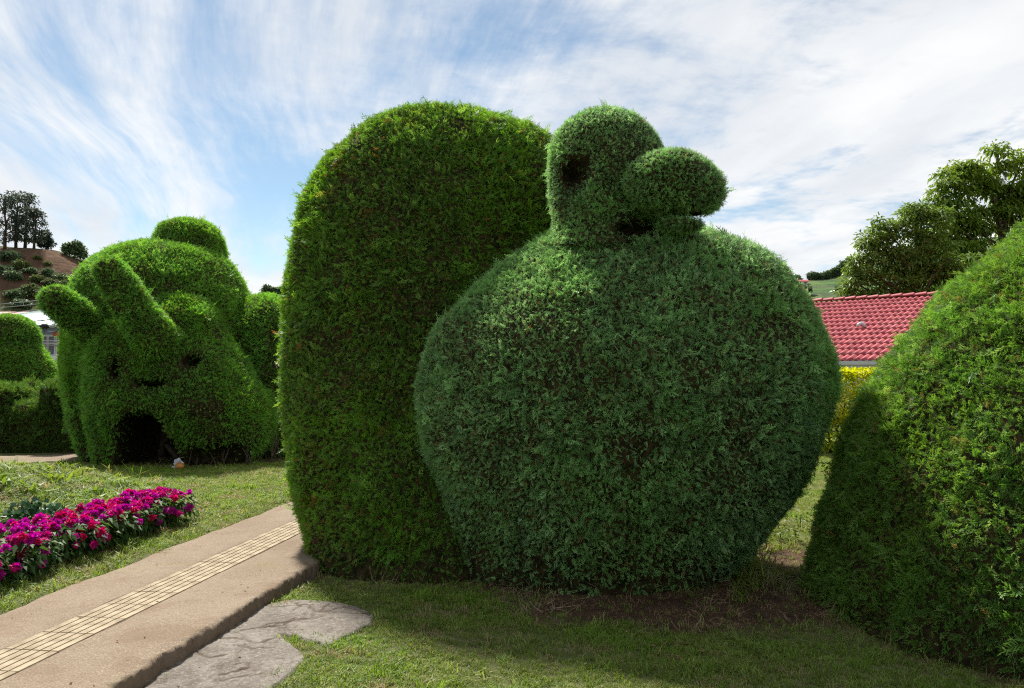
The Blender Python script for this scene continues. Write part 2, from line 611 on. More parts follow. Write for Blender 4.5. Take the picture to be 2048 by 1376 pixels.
SPR = {}
for key in ('squirrel', 'tail', 'bull', 'cone', 'hedge'):
    SPR[key] = [make_sprig('sprig_' + key, M[key], i + 10 * len(SPR), pairs=6 + i % 3) for i in range(4)]
GR = {
    'squirrel': foliage_group('foliage_squirrel', SPR['squirrel'], 4300, 0.034, 0.072, 0.55, 1.42, -0.026, 0.004, seed=2, stray=0.006),
    'squirrel_fine': foliage_group('foliage_squirrel_fine', SPR['squirrel'], 6600, 0.026, 0.052, 0.55, 1.42, -0.020, 0.002, seed=12, stray=0.004),
    'tail': foliage_group('foliage_tail', SPR['tail'], 3700, 0.037, 0.080, 0.5, 1.38, -0.030, 0.006, seed=3, stray=0.010),
    'bull': foliage_group('foliage_bull', SPR['bull'], 2300, 0.05, 0.10, 0.35, 1.3, -0.035, 0.004, seed=4, stray=0.005),
    'cone': foliage_group('foliage_cone', SPR['cone'], 4100, 0.036, 0.082, 0.45, 1.35, -0.032, 0.008, seed=5, stray=0.008),
    'hedge': foliage_group('foliage_hedge', SPR['hedge'], 900, 0.08, 0.16, 0.3, 1.3, -0.05, 0.008, seed=6),
}


def facing(V, F):
    """vertex normals of a quad mesh and how far they turn to the camera"""
    a = V[F[:, 2]] - V[F[:, 0]]; b = V[F[:, 3]] - V[F[:, 1]]
    n = np.cross(a, b)
    vn = np.zeros_like(V)
    for k in range(4):
        np.add.at(vn, F[:, k], n)
    vn /= np.linalg.norm(vn, axis=1)[:, None] + 1e-9
    to = np.array([0, 0, EYE]) - V
    to /= np.linalg.norm(to, axis=1)[:, None]
    return vn, (vn * to).sum(1)


def topiary_part(name, f, lo, hi, h, kind, parent, others=(), holes=(), thin_low=0.0, smooth_amp=0.03, sfreq=2.2, clear=0.03):
    """one clipped mass of foliage: twiggy core shaped by f, sprays on its skin"""
    def g(p):
        d = f(p) + smooth_amp * fbm(p, sfreq, 1, 3)
        for hf in holes:
            d = smax(d, -hf(p), 0.04)
        return d
    V, F = surface_nets(g, lo, hi, h)
    vn, fc = facing(V, F)
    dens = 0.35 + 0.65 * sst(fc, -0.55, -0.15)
    for o in others:
        dens = dens * sst(o(V), -0.10, -0.03)
    for hf in holes:
        dens = dens * np.where(hf(V) < clear, 0.06, 1.0)
    # thin patches where the twigs show
    hol = fbm(V, 2.4, 23, 3)
    dens = dens * (1 - 0.72 * sst(hol, 0.55, 0.90))
    if thin_low > 0:
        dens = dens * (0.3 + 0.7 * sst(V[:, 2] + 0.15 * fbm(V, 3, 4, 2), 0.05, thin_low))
    ob = mesh_obj(name, V, F, M['core'], parent, smooth=True)
    add_dens(ob, dens)
    use_group(ob, GR[kind])
    tag(ob, kind='stuff')
    return ob


# ------------------------------------------------------------------ ground
PD = (math.sin(R(7.8)), math.cos(R(7.8)))           # the path runs this way
PN = (PD[1], -PD[0])                                # across it, to the right


def st_of(x, y):
    return x * PD[0] + y * PD[1], x * PN[0] + y * PN[1]


def xy_of(s, t):
    return s * PD[0] + t * PN[0], s * PD[1] + t * PN[1]


T_L, T_R = -4.10, -2.575                            # path edges
S_L, S_R = -3.545, -3.185                           # tactile strip
PATH_Z = 0.12


def ground_z(x, y):
    s, t = st_of(x, y)
    near = 1 - sst(y, 16, 24)
    left = 1 - sst(t, T_L - 0.02, T_L + 0.10)
    z = 0.115 * left * near + 0.0
    z = z + 0.46 * np.exp(-(((x + 6.5) / 1.7) ** 2 + ((y - 9.4) / 1.9) ** 2)) * left
    z = z + 0.014 * n2(x, y, 1.3, 2, 3) * near - 0.03 * (1 - left) * (1 - sst(t, T_R - 0.25, T_R - 0.05))
    # soil heaped a little under the clipped trees
    z = z + 0.05 * np.exp(-(((x - 0.6) / 2.0) ** 2 + ((y - 7.2) / 0.8) ** 2)) * (1 - left)
    return z


def dirt_mask(x, y):
    """bare earth under the topiaries"""
    n = 0.20 * n2(x, y, 1.7, 31, 4) + 0.10 * n2(x, y, 7.0, 35, 3)
    a = np.sqrt(((x - 1.1) / 2.3) ** 2 + ((y - 7.35) / 1.95) ** 2) + n
    a2 = np.sqrt(((x - 2.0) / 1.2) ** 2 + ((y - 6.1) / 0.85) ** 2) + n
    a3 = np.sqrt(((x + 0.7) / 1.7) ** 2 + ((y - 7.9) / 1.6) ** 2) + n
    b = np.sqrt(((x + 6.2) / 2.9) ** 2 + ((y - 15.6) / 1.5) ** 2) + n
    c = np.sqrt(((x - 4.3) / 2.4) ** 2 + ((y - 5.9) / 2.2) ** 2) + n
    m = np.maximum.reduce([1 - sst(a, 0.82, 1.06), 1 - sst(a2, 0.75, 1.1), 1 - sst(a3, 0.8, 1.0), 1 - sst(b, 0.85, 1.1), 1 - sst(c, 0.85, 1.02)])
    return m


def mat_ground():
    m, h = mat_new('lawn_soil')
    g = h.n('ShaderNodeNewGeometry')
    pos = g.outputs['Position']
    a = h.n('ShaderNodeAttribute'); a.attribute_name = 'dirt'
    soil = h.mix(h.sstep(h.noise(pos, 5, 8, 0.65), 0.3, 0.72), (0.048, 0.028, 0.018), (0.105, 0.064, 0.040))
    soil = h.mix(h.math('MULTIPLY', h.sstep(h.noise(pos, 38, 5, 0.7), 0.52, 0.7), 0.5), soil, (0.19, 0.13, 0.08))
    gr = h.mix(h.sstep(h.noise(pos, 1.3, 6, 0.6), 0.35, 0.65), (0.075, 0.100, 0.027), (0.120, 0.132, 0.052))
    gr = h.mix(h.sstep(h.noise(pos, 30, 6, 0.7), 0.45, 0.72), gr, (0.13, 0.115, 0.06))
    col = h.mix(a.outputs['Fac'], gr, soil)
    p = h.n('ShaderNodeBsdfPrincipled')
    h.link(col, p.inputs['Base Color'])
    p.inputs['Roughness'].default_value = 0.95
    p.inputs['Specular IOR Level'].default_value = 0.1
    b = h.n('ShaderNodeBump'); b.inputs['Strength'].default_value = 0.7; b.inputs['Distance'].default_value = 0.03
    h.link(h.noise(pos, 32, 6, 0.7), b.inputs['Height'])
    h.link(b.outputs[0], p.inputs['Normal'])
    o = h.n('ShaderNodeOutputMaterial')
    h.link(p.outputs[0], o.inputs[0])
    return m


def grid_mesh(xs, ys, zf):
    X, Y = np.meshgrid(xs, ys, indexing='xy')
    Z = zf(X, Y)
    V = np.stack([X, Y, Z], -1).reshape(-1, 3)
    nx, ny = len(xs), len(ys)
    i = np.arange(nx * ny).reshape(ny, nx)
    F = np.stack([i[:-1, :-1], i[:-1, 1:], i[1:, 1:], i[1:, :-1]], -1).reshape(-1, 4)
    return V, F


xs = np.concatenate([[-900, -300, -120, -60, -35, -22], np.arange(-16, 14.01, 0.1), [20, 32, 60, 120, 300, 900]])
ys = np.concatenate([[-200, -40, -10, -2], np.arange(1.0, 22.01, 0.1), [26, 32, 45, 70, 120, 250, 600, 1500]])
V, F = grid_mesh(xs, ys, ground_z)
ground = mesh_obj('ground', V, F, mat_ground(), smooth=True)
at = ground.data.attributes.new('dirt', 'FLOAT', 'POINT')
at.data.foreach_set('value', dirt_mask(V[:, 0], V[:, 1]).astype(np.float32))
tag(ground, 'lawn and bare red earth around the clipped trees', kind='structure')


# ------------------------------------------------------------------ path, tactile tiles, slab
def mat_path():
    m, h = mat_new('sandy_concrete')
    g = h.n('ShaderNodeNewGeometry'); pos = g.outputs['Position']
    c = h.mix(h.sstep(h.noise(pos, 1.1, 6, 0.62), 0.3, 0.7), (0.165, 0.122, 0.084), (0.225, 0.176, 0.128))
    c = h.mix(h.math('MULTIPLY', h.sstep(h.noise(pos, 75, 5, 0.8), 0.48, 0.66), 0.65), c, (0.40, 0.335, 0.26))
    c = h.mix(h.math('MULTIPLY', h.sstep(h.noise(pos, 17, 6, 0.75), 0.50, 0.66), 0.45), c, (0.145, 0.100, 0.062))
    c = h.mix(h.math('MULTIPLY', h.sstep(h.noise(pos, 110, 3, 0.7), 0.54, 0.64), 0.75), c, (0.11, 0.07, 0.042))
    c = h.mix(h.math('MULTIPLY', h.sstep(h.noise(pos, 2.6, 6, 0.65, 0.8), 0.50, 0.74), 0.6), c, (0.150, 0.098, 0.058))
    c = h.mix(h.math('MULTIPLY', h.sstep(h.noise(pos, 0.9, 5, 0.6, 0.5), 0.58, 0.70), 0.35), c, (0.17, 0.155, 0.06))
    n = h.n('ShaderNodeSeparateXYZ'); h.link(g.outputs['Normal'], n.inputs[0])
    side = h.sstep(n.outputs[2], 0.75, 0.35)
    c = h.mix(h.math('MULTIPLY', side, 0.75), c, h.mix(h.noise(pos, 22, 6, 0.7), (0.10, 0.070, 0.048), (0.24, 0.175, 0.125)))
    p = h.n('ShaderNodeBsdfPrincipled')
    h.link(c, p.inputs['Base Color'])
    p.inputs['Roughness'].default_value = 0.9
    p.inputs['Specular IOR Level'].default_value = 0.15
    b = h.n('ShaderNodeBump'); b.inputs['Strength'].default_value = 0.5; b.inputs['Distance'].default_value = 0.006
    h.link(h.noise(pos, 120, 6, 0.75), b.inputs['Height'])
    h.link(b.outputs[0], p.inputs['Normal'])
    o = h.n('ShaderNodeOutputMaterial'); h.link(p.outputs[0], o.inputs[0])
    return m


def build_path():
    s = np.concatenate([np.arange(1.2, 3.6, 0.05), np.arange(3.6, 7.5, 0.014), np.arange(7.5, 17, 0.05)])
    # cross profile: left edge, top, right edge with the broken arris, kerb face
    prof = [(T_L, -0.12), (T_L, -0.01), (T_L + 0.03, 0.0)]
    for t in np.linspace(T_L + 0.10, S_L - 0.012, 7): prof.append((t, 0.0))
    prof += [(S_L - 0.003, -0.002), (S_L, -0.02), (S_R, -0.02), (S_R + 0.003, -0.002)]
    for t in np.linspace(S_R + 0.012, T_R - 0.07, 10): prof.append((t, 0.0))
    k0 = len(prof)
    prof += [(T_R - 0.030, -0.001), (T_R - 0.006, -0.006), (T_R + 0.004, -0.028), (T_R + 0.012, -0.065), (T_R + 0.010, -0.095), (T_R + 0.016, -0.125), (T_R + 0.02, -0.20)]
    prof = np.array(prof)
    S = np.repeat(s[:, None], len(prof), 1)
    T = np.repeat(prof[None, :, 0], len(s), 0).copy()
    Z = np.repeat(prof[None, :, 1], len(s), 0) + PATH_Z
    P = np.stack([S, T, Z], -1)
    wob = 0.014 * n2(S, T * 0 + 1, 0.9, 3, 3)
    edge = np.zeros(len(prof)); edge[k0:] = 1
    rough = fbm(P, 7.0, 8, 4)
    T += edge * (wob + 0.010 * rough + 0.010 * fbm(P, 23.0, 21, 3) - 0.03 * sst(n2(S, T * 0 + 2, 2.2, 33, 2), 0.35, 0.8))
    Z += edge * 0.010 * fbm(P, 16.0, 12, 3) * (prof[:, 1] > -0.13)
    le = np.zeros(len(prof)); le[:3] = 1
    T += le * 0.05 * n2(S, T * 0 + 4, 1.6, 17, 4)
    Z += (prof[:, 1] > -0.003) * 0.004 * fbm(P, 2.5, 19, 3)
    X, Y = xy_of(S, T)
    V = np.stack([X, Y, Z], -1).reshape(-1, 3)
    n, m = len(s), len(prof)
    i = np.arange(n * m).reshape(n, m)
    F = np.stack([i[:-1, :-1], i[:-1, 1:], i[1:, 1:], i[1:, :-1]], -1).reshape(-1, 4)
    ob = mesh_obj('path', V, F, mat_path(), smooth=True)
    tag(ob, 'sandy concrete path with broken kerb edge beside the topiary', kind='structure')
    return ob


path = build_path()
M['tactile'] = mat_plain('cream_tactile_tile', (0.29, 0.228, 0.150), 0.85, 0.22, 9.0, 0.5, 160, 0.15, c2=(0.39, 0.320, 0.222))


def tile_mesh(seed):
    """paving tile 0.36 x 0.305 with long flat-topped bars"""
    w, l = S_R - S_L - 0.008, 0.3055
    parts = [box(-w / 2, w / 2, -l / 2, l / 2, -0.02, 0.0)]
    nb = 6
    bw = w / nb
    for k in range(nb):
        c = -w / 2 + (k + 0.5) * bw
        a, b = bw * 0.44, bw * 0.40
        y0, y1 = -l / 2 + 0.0005, l / 2 - 0.0005
        v = [(c - a, y0, 0.0), (c + a, y0, 0.0), (c + a, y1, 0.0), (c - a, y1, 0.0), (c - b, y0 + 0.001, 0.007), (c + b, y0 + 0.001, 0.007), (c + b, y1 - 0.001, 0.007), (c - b, y1 - 0.001, 0.007)]
        f = [(4, 5, 6, 7), (0, 1, 5, 4), (1, 2, 6, 5), (2, 3, 7, 6), (3, 0, 4, 7)]
        parts.append((v, f))
    return merge(parts)


tv, tf = tile_mesh(0)
t0 = None
for k in range(-9, 26):
    s = 4.547 + 0.155 + 0.31 * k
    x, y = xy_of(s, (S_L + S_R) / 2)
    if t0 is None:
        o = t0 = mesh_obj('tactile_tile', tv, tf, M['tactile'], path)
    else:
        o = t0.copy(); COL.objects.link(o); o.parent = path
    o.location = (x, y, PATH_Z - 0.003 + random.uniform(-0.001, 0.001))
    o.rotation_euler = (random.uniform(-0.006, 0.006), random.uniform(-0.006, 0.006), -R(7.8) + random.uniform(-0.004, 0.004))


def poly_sd(x, y, poly):
    """signed distance to a polygon, negative inside"""
    d = np.full(x.shape, 1e9); ins = np.zeros(x.shape, bool)
    n = len(poly)
    for i in range(n):
        ax, ay = poly[i]; bx, by = poly[(i + 1) % n]
        ex, ey = bx - ax, by - ay
        t = np.clip(((x - ax) * ex + (y - ay) * ey) / (ex * ex + ey * ey + 1e-12), 0, 1)
        d = np.minimum(d, np.hypot(x - ax - t * ex, y - ay - t * ey))
        c = ((ay > y) != (by > y)) & (x < (bx - ax) * (y - ay) / (by - ay + 1e-12) + ax)
        ins ^= c
    return np.where(ins, -d, d)


def line_d(x, y, pts):
    d = np.full(x.shape, 1e9)
    for (ax, ay), (bx, by) in zip(pts[:-1], pts[1:]):
        ex, ey = bx - ax, by - ay
        t = np.clip(((x - ax) * ex + (y - ay) * ey) / (ex * ex + ey * ey + 1e-12), 0, 1)
        d = np.minimum(d, np.hypot(x - ax - t * ex, y - ay - t * ey))
    return d


def GP(px, py, z=0.02):
    """ground point under a photo pixel"""
    u = (px - 1024.0) / FPX; v = (688.0 - py) / FPX
    dy, dz = CP - SP * v, SP + CP * v
    k = (z - EYE) / dz
    return (u * k, dy * k)


SLAB = [GP(*p) for p in ((285, 1376), (350, 1318), (430, 1268), (520, 1214), (585, 1200), (650, 1203), (715, 1214), (752, 1232), (738, 1252), (700, 1272), (655, 1292), (610, 1276), (560, 1268), (600, 1300), (612, 1318), (585, 1346), (545, 1376))]
SLAB = [(GP(120, 1560))] + SLAB + [GP(430, 1560)]
CRACKS = [
    [(640, 1203), (690, 1215), (740, 1232)], [(720, 1211), (660, 1224), (635, 1226), (660, 1213)], [(560, 1215), (610, 1212), (632, 1226), (690, 1229), (748, 1230)],
    [(480, 1262), (560, 1248), (640, 1238)], [(405, 1282), (470, 1276), (520, 1288), (556, 1276)], [(470, 1290), (500, 1300), (545, 1297)],
    [(440, 1352), (500, 1338), (505, 1328), (470, 1330)], [(430, 1362), (520, 1350)], [(590, 1240), (570, 1252), (520, 1256)],
    [(650, 1203), (700, 1207), (712, 1212)], [(585, 1225), (600, 1218), (592, 1208)], [(380, 1306), (420, 1316), (450, 1310)]]
CRACKS = [[GP(*p) for p in c] for c in CRACKS]


def build_slab():
    xs_ = np.arange(-2.3, -0.6, 0.011); ys_ = np.arange(3.0, 6.25, 0.011)
    X, Y = np.meshgrid(xs_, ys_, indexing='xy')
    sd = poly_sd(X, Y, SLAB) + 0.014 * n2(X, Y, 9.0, 41, 4)
    s_, t_ = st_of(X, Y)
    base = ground_z(X, Y)
    Z = np.maximum(base, 0) + 0.022 - 0.045 * sst(sd, -0.012, 0.014) + 0.003 * n2(X, Y, 1.6, 44, 2) + 0.0012 * n2(X, Y, 12, 47, 3) + 0.0016 * n2(X, Y, 40, 48, 2)
    wx = X + 0.022 * n2(X, Y, 11, 50, 3); wy = Y + 0.022 * n2(X, Y, 11, 55, 3)
    cr = np.full(X.shape, 1e9)
    for c in CRACKS:
        cr = np.minimum(cr, line_d(wx, wy, c))
    Z -= 0.013 * (1 - sst(cr, 0.000, 0.009))
    V = np.stack([X, Y, Z], -1).reshape(-1, 3)
    ny, nx = X.shape
    i = np.arange(nx * ny).reshape(ny, nx)
    F = np.stack([i[:-1, :-1], i[:-1, 1:], i[1:, 1:], i[1:, :-1]], -1).reshape(-1, 4)
    keep = (sd.ravel()[F] < 0.06).any(1) & (t_.ravel()[F] > T_R - 0.02).all(1)
    F = F[keep]
    used = np.unique(F); mp = -np.ones(len(V), int); mp[used] = np.arange(len(used))
    m, h = mat_new('grey_cracked_concrete')
    g = h.n('ShaderNodeNewGeometry'); pos = g.outputs['Position']
    c = h.mix(h.sstep(h.noise(pos, 2.2, 7, 0.65), 0.3, 0.7), (0.120, 0.102, 0.086), (0.225, 0.203, 0.176))
    c = h.mix(h.math('MULTIPLY', h.sstep(h.noise(pos, 110, 4, 0.75), 0.5, 0.75), 0.5), c, (0.30, 0.275, 0.24))
    c = h.mix(h.math('MULTIPLY', h.sstep(h.noise(pos, 5, 8, 0.75, 0.6), 0.47, 0.66), 0.75), c, (0.080, 0.064, 0.049))
    c = h.mix(h.math('MULTIPLY', h.sstep(h.noise(pos, 26, 6, 0.8), 0.47, 0.62), 0.55), c, (0.072, 0.060, 0.047))
    c = h.mix(h.math('MULTIPLY', h.sstep(h.noise(pos, 45, 4, 0.8), 0.53, 0.64), 0.6), c, (0.33, 0.30, 0.26))
    a = h.n('ShaderNodeAttribute'); a.attribute_name = 'crack'
    c = h.mix(h.math('MULTIPLY', a.outputs['Fac'], 0.8), c, (0.075, 0.052, 0.036))
    p = h.n('ShaderNodeBsdfPrincipled'); h.link(c, p.inputs['Base Color'])
    p.inputs['Roughness'].default_value = 0.92; p.inputs['Specular IOR Level'].default_value = 0.15
    b = h.n('ShaderNodeBump'); b.inputs['Strength'].default_value = 0.55; b.inputs['Distance'].default_value = 0.008
    h.link(h.noise(pos, 70, 6, 0.75), b.inputs['Height']); h.link(b.outputs[0], p.inputs['Normal'])
    o = h.n('ShaderNodeOutputMaterial'); h.link(p.outputs[0], o.inputs[0])
    ob = mesh_obj('pavement', V[used], mp[F], m, smooth=False)
    at = ob.data.attributes.new('crack', 'FLOAT', 'POINT')
    at.data.foreach_set('value', (1 - sst(cr, 0.003, 0.015)).ravel()[used].astype(np.float32))
    tag(ob, 'cracked grey concrete slab half overgrown by lawn', kind='structure')
    return ob


build_slab()

# the second path, that crosses in front of the hedge and runs on behind the bull
PATH2 = [(-13.5, 13.5), (-9.0, 14.05), (-7.8, 14.9), (-6.0, 16.4), (-3.0, 17.6), (2.0, 18.6), (2.0, 20.6), (-3.5, 20.0), (-6.5, 18.4), (-8.2, 16.25), (-10, 15.5), (-13.5, 15.3)]


def build_path2():
    xs_ = np.arange(-13.4, 2.0, 0.09); ys_ = np.arange(13.0, 21.0, 0.09)
    X, Y = np.meshgrid(xs_, ys_, indexing='xy')
    sd = poly_sd(X, Y, PATH2) + 0.08 * n2(X, Y, 1.5, 60, 3)
    Z = ground_z(X, Y) + 0.02
    V = np.stack([X, Y, Z], -1).reshape(-1, 3)
    ny, nx = X.shape
    i = np.arange(nx * ny).reshape(ny, nx)
    F = np.stack([i[:-1, :-1], i[:-1, 1:], i[1:, 1:], i[1:, :-1]], -1).reshape(-1, 4)
    F = F[(sd.ravel()[F] < 0).all(1)]
    used = np.unique(F); mp = -np.ones(len(V), int); mp[used] = np.arange(len(used))
    ob = mesh_obj('path', V[used], mp[F], path.data.materials[0], smooth=True)
    tag(ob, 'sunlit sandy path in front of the dark hedge', kind='structure')


build_path2()

def trunks(root, lst):
    for pts, rad in lst:
        v, f = tube(pts, rad)
        o = mesh_obj('trunk', v, f, M['bark'], root, smooth=True)
        o.matrix_parent_inverse = Matrix.Translation(-Vector(root.location))


# ------------------------------------------------------------------ squirrel topiary (body, head, muzzle)
def rows_px(lst, cy, ry):
    """(py, left px, right px) -> loft rows at distance cy (cy and ry may be functions of z)"""
    out = []
    for py, l, r in lst:
        c = cy; zl = W(l, py, c); zr = W(r, py, c)
        out.append((zl[2], (zl[0] + zr[0]) / 2, c, (zr[0] - zl[0]) / 2))
    return out


BY = 7.0
b_rows = rows_px([(440, 1180, 1330), (458, 1120, 1400), (480, 1076, 1462), (510, 1030, 1526), (550, 978, 1578), (600, 925, 1612), (660, 860, 1642), (720, 836, 1660), (780, 824, 1664), (840, 826, 1648), (900, 838, 1626), (960, 856, 1596), (1020, 876, 1560), (1070, 890, 1526), (1110, 896, 1498), (1150, 902, 1476)], BY, 1)
ry_b = lambda z: np.interp(z, [-0.1, 0.2, 0.6, 1.2, 1.8, 2.3, 2.8, 3.05], [0.72, 0.85, 1.12, 1.34, 1.36, 1.15, 0.72, 0.30])
b_rows = [(z, cx, BY + 0.0, rx * 0.985 - 0.03, float(ry_b(z))) for z, cx, cy, rx in b_rows]
b_rows.append((-0.12, b_rows[-1][1], BY, b_rows[-1][3] - 0.05, 0.62))
f_body = lambda p: loft(p, b_rows, 2.0)
HY = 6.75
h_rows = rows_px([(222, 1178, 1240), (231, 1150, 1268), (246, 1128, 1292), (268, 1106, 1312), (304, 1093, 1330), (345, 1090, 1335), (390, 1094, 1326), (430, 1100, 1310), (470, 1098, 1300), (510, 1075, 1330)], HY, 1)
ry_h = lambda z: np.interp(z, [2.5, 3.0, 3.4, 3.7, 3.85, 3.93], [0.62, 0.50, 0.50, 0.42, 0.28, 0.12])
h_rows = [(z, cx, HY, rx - 0.035, float(ry_h(z))) for z, cx, cy, rx in h_rows]
f_head = lambda p: loft(p, h_rows, 2.0)
f_muz = lambda p: smin(ell(p, W(1334, 366, 6.24), (0.355, 0.36, 0.245)), ell(p, W(1388, 386, 6.22), (0.215, 0.29, 0.185)), 0.10)
f_jaw = lambda p: ell(p, W(1360, 448, 6.25), (0.195, 0.29, 0.070), 2.0)
f_slit_s = lambda p: ell(p, W(1398, 427, 6.05), (0.200, 0.50, 0.032))
eye_c = W(1152, 337, 6.30)
f_eye = lambda p: ell(p, eye_c, (0.118, 0.34, 0.135))
f_chin = lambda p: ell(p, W(1276, 458, 6.30), (0.18, 0.28, 0.075))

squirrel = empty('squirrel_topiary', (b_rows[8][1], BY, 0))
tag(squirrel, 'blue-green squirrel-shaped topiary with round body, hollow eye and stubby muzzle', 'topiary')


def rel(o, root):
    o.matrix_parent_inverse = Matrix.Translation(-Vector(root.location))
    return o


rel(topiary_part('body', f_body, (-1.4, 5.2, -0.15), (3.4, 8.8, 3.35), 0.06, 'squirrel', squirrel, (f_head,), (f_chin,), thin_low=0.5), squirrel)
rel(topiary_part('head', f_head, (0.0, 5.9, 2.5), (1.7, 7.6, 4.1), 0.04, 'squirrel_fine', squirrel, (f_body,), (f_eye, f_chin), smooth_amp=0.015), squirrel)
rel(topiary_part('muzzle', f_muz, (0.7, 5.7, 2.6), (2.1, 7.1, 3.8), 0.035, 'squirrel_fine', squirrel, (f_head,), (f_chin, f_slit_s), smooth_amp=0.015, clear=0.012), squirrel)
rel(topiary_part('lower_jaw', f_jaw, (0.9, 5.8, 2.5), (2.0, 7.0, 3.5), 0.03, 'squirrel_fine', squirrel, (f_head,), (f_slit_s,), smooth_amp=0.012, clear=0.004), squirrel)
trunks(squirrel, [([(1.0, 6.95, -0.1), (1.03, 7.0, 1.2)], [0.13, 0.09])])

# ------------------------------------------------------------------ arched topiary behind: the squirrel's tail
TY = 8.2
t_prof = [(224, 850, 925), (232, 795, 985), (248, 745, 1045), (274, 702, 1095), (314, 660, 1135), (362, 628, 1165), (420, 602, 1185), (500, 580, 1196), (600, 570, 1203), (700, 564, 1206), (800, 564, 1204), (900, 574, 1196), (1000, 592, 1175), (1060, 603, 1150), (1110, 618, 1110)]
t_rows = []
for py, l, r in t_prof:
    z = W(l, py, TY)[2]
    cy = float(np.interp(z, [-0.1, 0.8, 1.8, 4.5], [7.55, 7.85, 8.15, 8.25]))
    ry = float(np.interp(z, [-0.1, 0.4, 1.8, 3.3, 3.9, 4.25, 4.45], [0.98, 1.05, 1.02, 0.95, 0.75, 0.48, 0.22]))
    a, b = W(l, py, cy), W(r, py, cy)
    t_rows.append((a[2], (a[0] + b[0]) / 2, cy, (b[0] - a[0]) / 2 - 0.05, ry))
zb = t_rows[-1]
t_rows.append((-0.12, zb[1], 7.5, zb[3] - 0.02, 0.98))
f_tail = lambda p: loft(p, t_rows, 2.25)
arch = empty('arch_topiary', (zb[1], 7.7, 0))
tag(arch, 'tall arch-topped green topiary rising behind the squirrel beside the path', 'topiary')
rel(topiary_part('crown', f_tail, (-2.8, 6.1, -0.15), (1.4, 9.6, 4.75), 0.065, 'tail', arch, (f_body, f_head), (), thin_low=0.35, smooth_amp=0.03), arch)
trunks(arch, [([(-0.7, 7.6, -0.1), (-0.65, 7.7, 1.2)], [0.13, 0.09])])

# ------------------------------------------------------------------ cone-shaped topiary at the right
CX, CY = 4.28, 5.85
c_rows = []
cd_, cphi = math.hypot(CX, CY), math.atan2(CX, CY)
for py, l in ((440, 2060), (460, 2032), (520, 1972), (600, 1872), (660, 1808), (720, 1760), (800, 1714), (900, 1672), (1000, 1638), (1100, 1608), (1180, 1592), (1240, 1596)):
    th = math.atan((l - 1024) / FPX)                 # the sight line that touches the left flank
    r_ = cd_ * math.sin(cphi - th) - 0.06
    z_ = W(l, py, cd_ * math.cos(cphi - th) * math.cos(th))[2]
    c_rows.append((z_, CX, CY, r_, r_))
c_rows.append((c_rows[0][0] + 0.12, CX, CY, 0.2, 0.2))
c_rows.append((-0.1, CX, CY, c_rows[-2][3] - 0.12, c_rows[-2][3] - 0.12))
f_cone = lambda p: loft(p, c_rows, 2.0)
cone = empty('cone_topiary', (CX, CY, 0))
tag(cone, 'broad bright green cone-shaped topiary at the right edge of the lawn', 'topiary')
rel(topiary_part('crown', f_cone, (1.8, 3.4, -0.15), (6.8, 8.3, 3.2), 0.06, 'cone', cone, (), (), thin_low=0.2, smooth_amp=0.065, sfreq=2.4), cone)
trunks(cone, [([(CX, CY, -0.1), (CX, CY, 1.5)], [0.14, 0.09])])

# ------------------------------------------------------------------ bull topiary at the left
bull = empty('bull_topiary', (-6.1, 15.6, 0.1))
tag(bull, 'large bull-shaped topiary with two horns, hollow eyes and domed back', 'topiary')


def ellw(px, py, Y, rpx, rpy, ry, n=2.0):
    c = W(px, py, Y)
    k = Y / FPX
    return lambda p: ell(p, c, (rpx * k, ry, rpy * k), n)


def lrows(lst, cy, ryf, n=2.2, ins=0.03):
    out = []
    for py, l, r in lst:
        a, b = W(l, py, cy), W(r, py, cy)
        out.append((a[2], (a[0] + b[0]) / 2, cy, (b[0] - a[0]) / 2 - ins, ryf(py)))
    return lambda p: loft(p, out, n)


f_bb = lrows([(486, 290, 345), (492, 262, 385), (505, 228, 425), (525, 196, 452), (555, 176, 474), (590, 164, 490), (640, 156, 502), (700, 152, 512), (780, 154, 515), (850, 166, 520), (905, 190, 525), (940, 205, 520)], 16.0, lambda py: float(np.interp(py, [486, 505, 560, 640, 940], [0.4, 0.9, 1.5, 1.8, 1.7])))
f_hump = lrows([(440, 355, 395), (446, 335, 415), (456, 320, 432), (475, 310, 445), (500, 307, 449), (540, 309, 449)], 16.4, lambda py: float(np.interp(py, [440, 456, 500], [0.25, 0.55, 0.72])), 2.0)
f_hd0 = lrows([(592, 330, 395), (602, 300, 418), (630, 245, 438), (670, 200, 452), (720, 180, 482), (760, 182, 512), (800, 186, 540), (840, 188, 550), (870, 190, 548), (895, 196, 536), (925, 205, 505)], 14.75, lambda py: float(np.interp(py, [592, 630, 720, 820, 925], [0.35, 0.85, 1.1, 1.2, 0.95])), 2.3)
f_gap = lambda p: smin(ell(p, W(298, 905, 14.0), (0.50, 12.0, 0.72), 2.6), ell(p, W(345, 925, 14.0), (0.24, 12.0, 0.46), 2.0), 0.1)
f_skirt = lambda p: ell(p, W(465, 932, 13.6), (0.98, 0.62, 0.36), 2.4)
f_e1 = ellw(375, 722, 13.70, 17, 14, 0.55)
f_e2 = ellw(236, 738, 13.80, 10, 21, 0.5)
f_slit = ellw(300, 768, 13.58, 33, 11, 0.55)
f_e3 = ellw(305, 690, 13.9, 16, 7, 0.22)
f_head2 = f_hd0
f_rear = lrows([(592, 522, 556), (596, 505, 574), (604, 490, 592), (620, 474, 614), (650, 460, 636), (700, 450, 652), (800, 450, 658), (935, 480, 655)], 16.5, lambda py: float(np.interp(py, [590, 612, 660, 740, 935], [0.4, 0.9, 1.25, 1.4, 1.2])), 2.0)
f_leg = lrows([(740, 140, 195), (780, 143, 205), (850, 152, 212), (900, 172, 222), (925, 185, 225)], 15.0, lambda py: 0.5, 2.2)
a1, b1 = W(112, 602, 13.7), W(225, 690, 14.5)
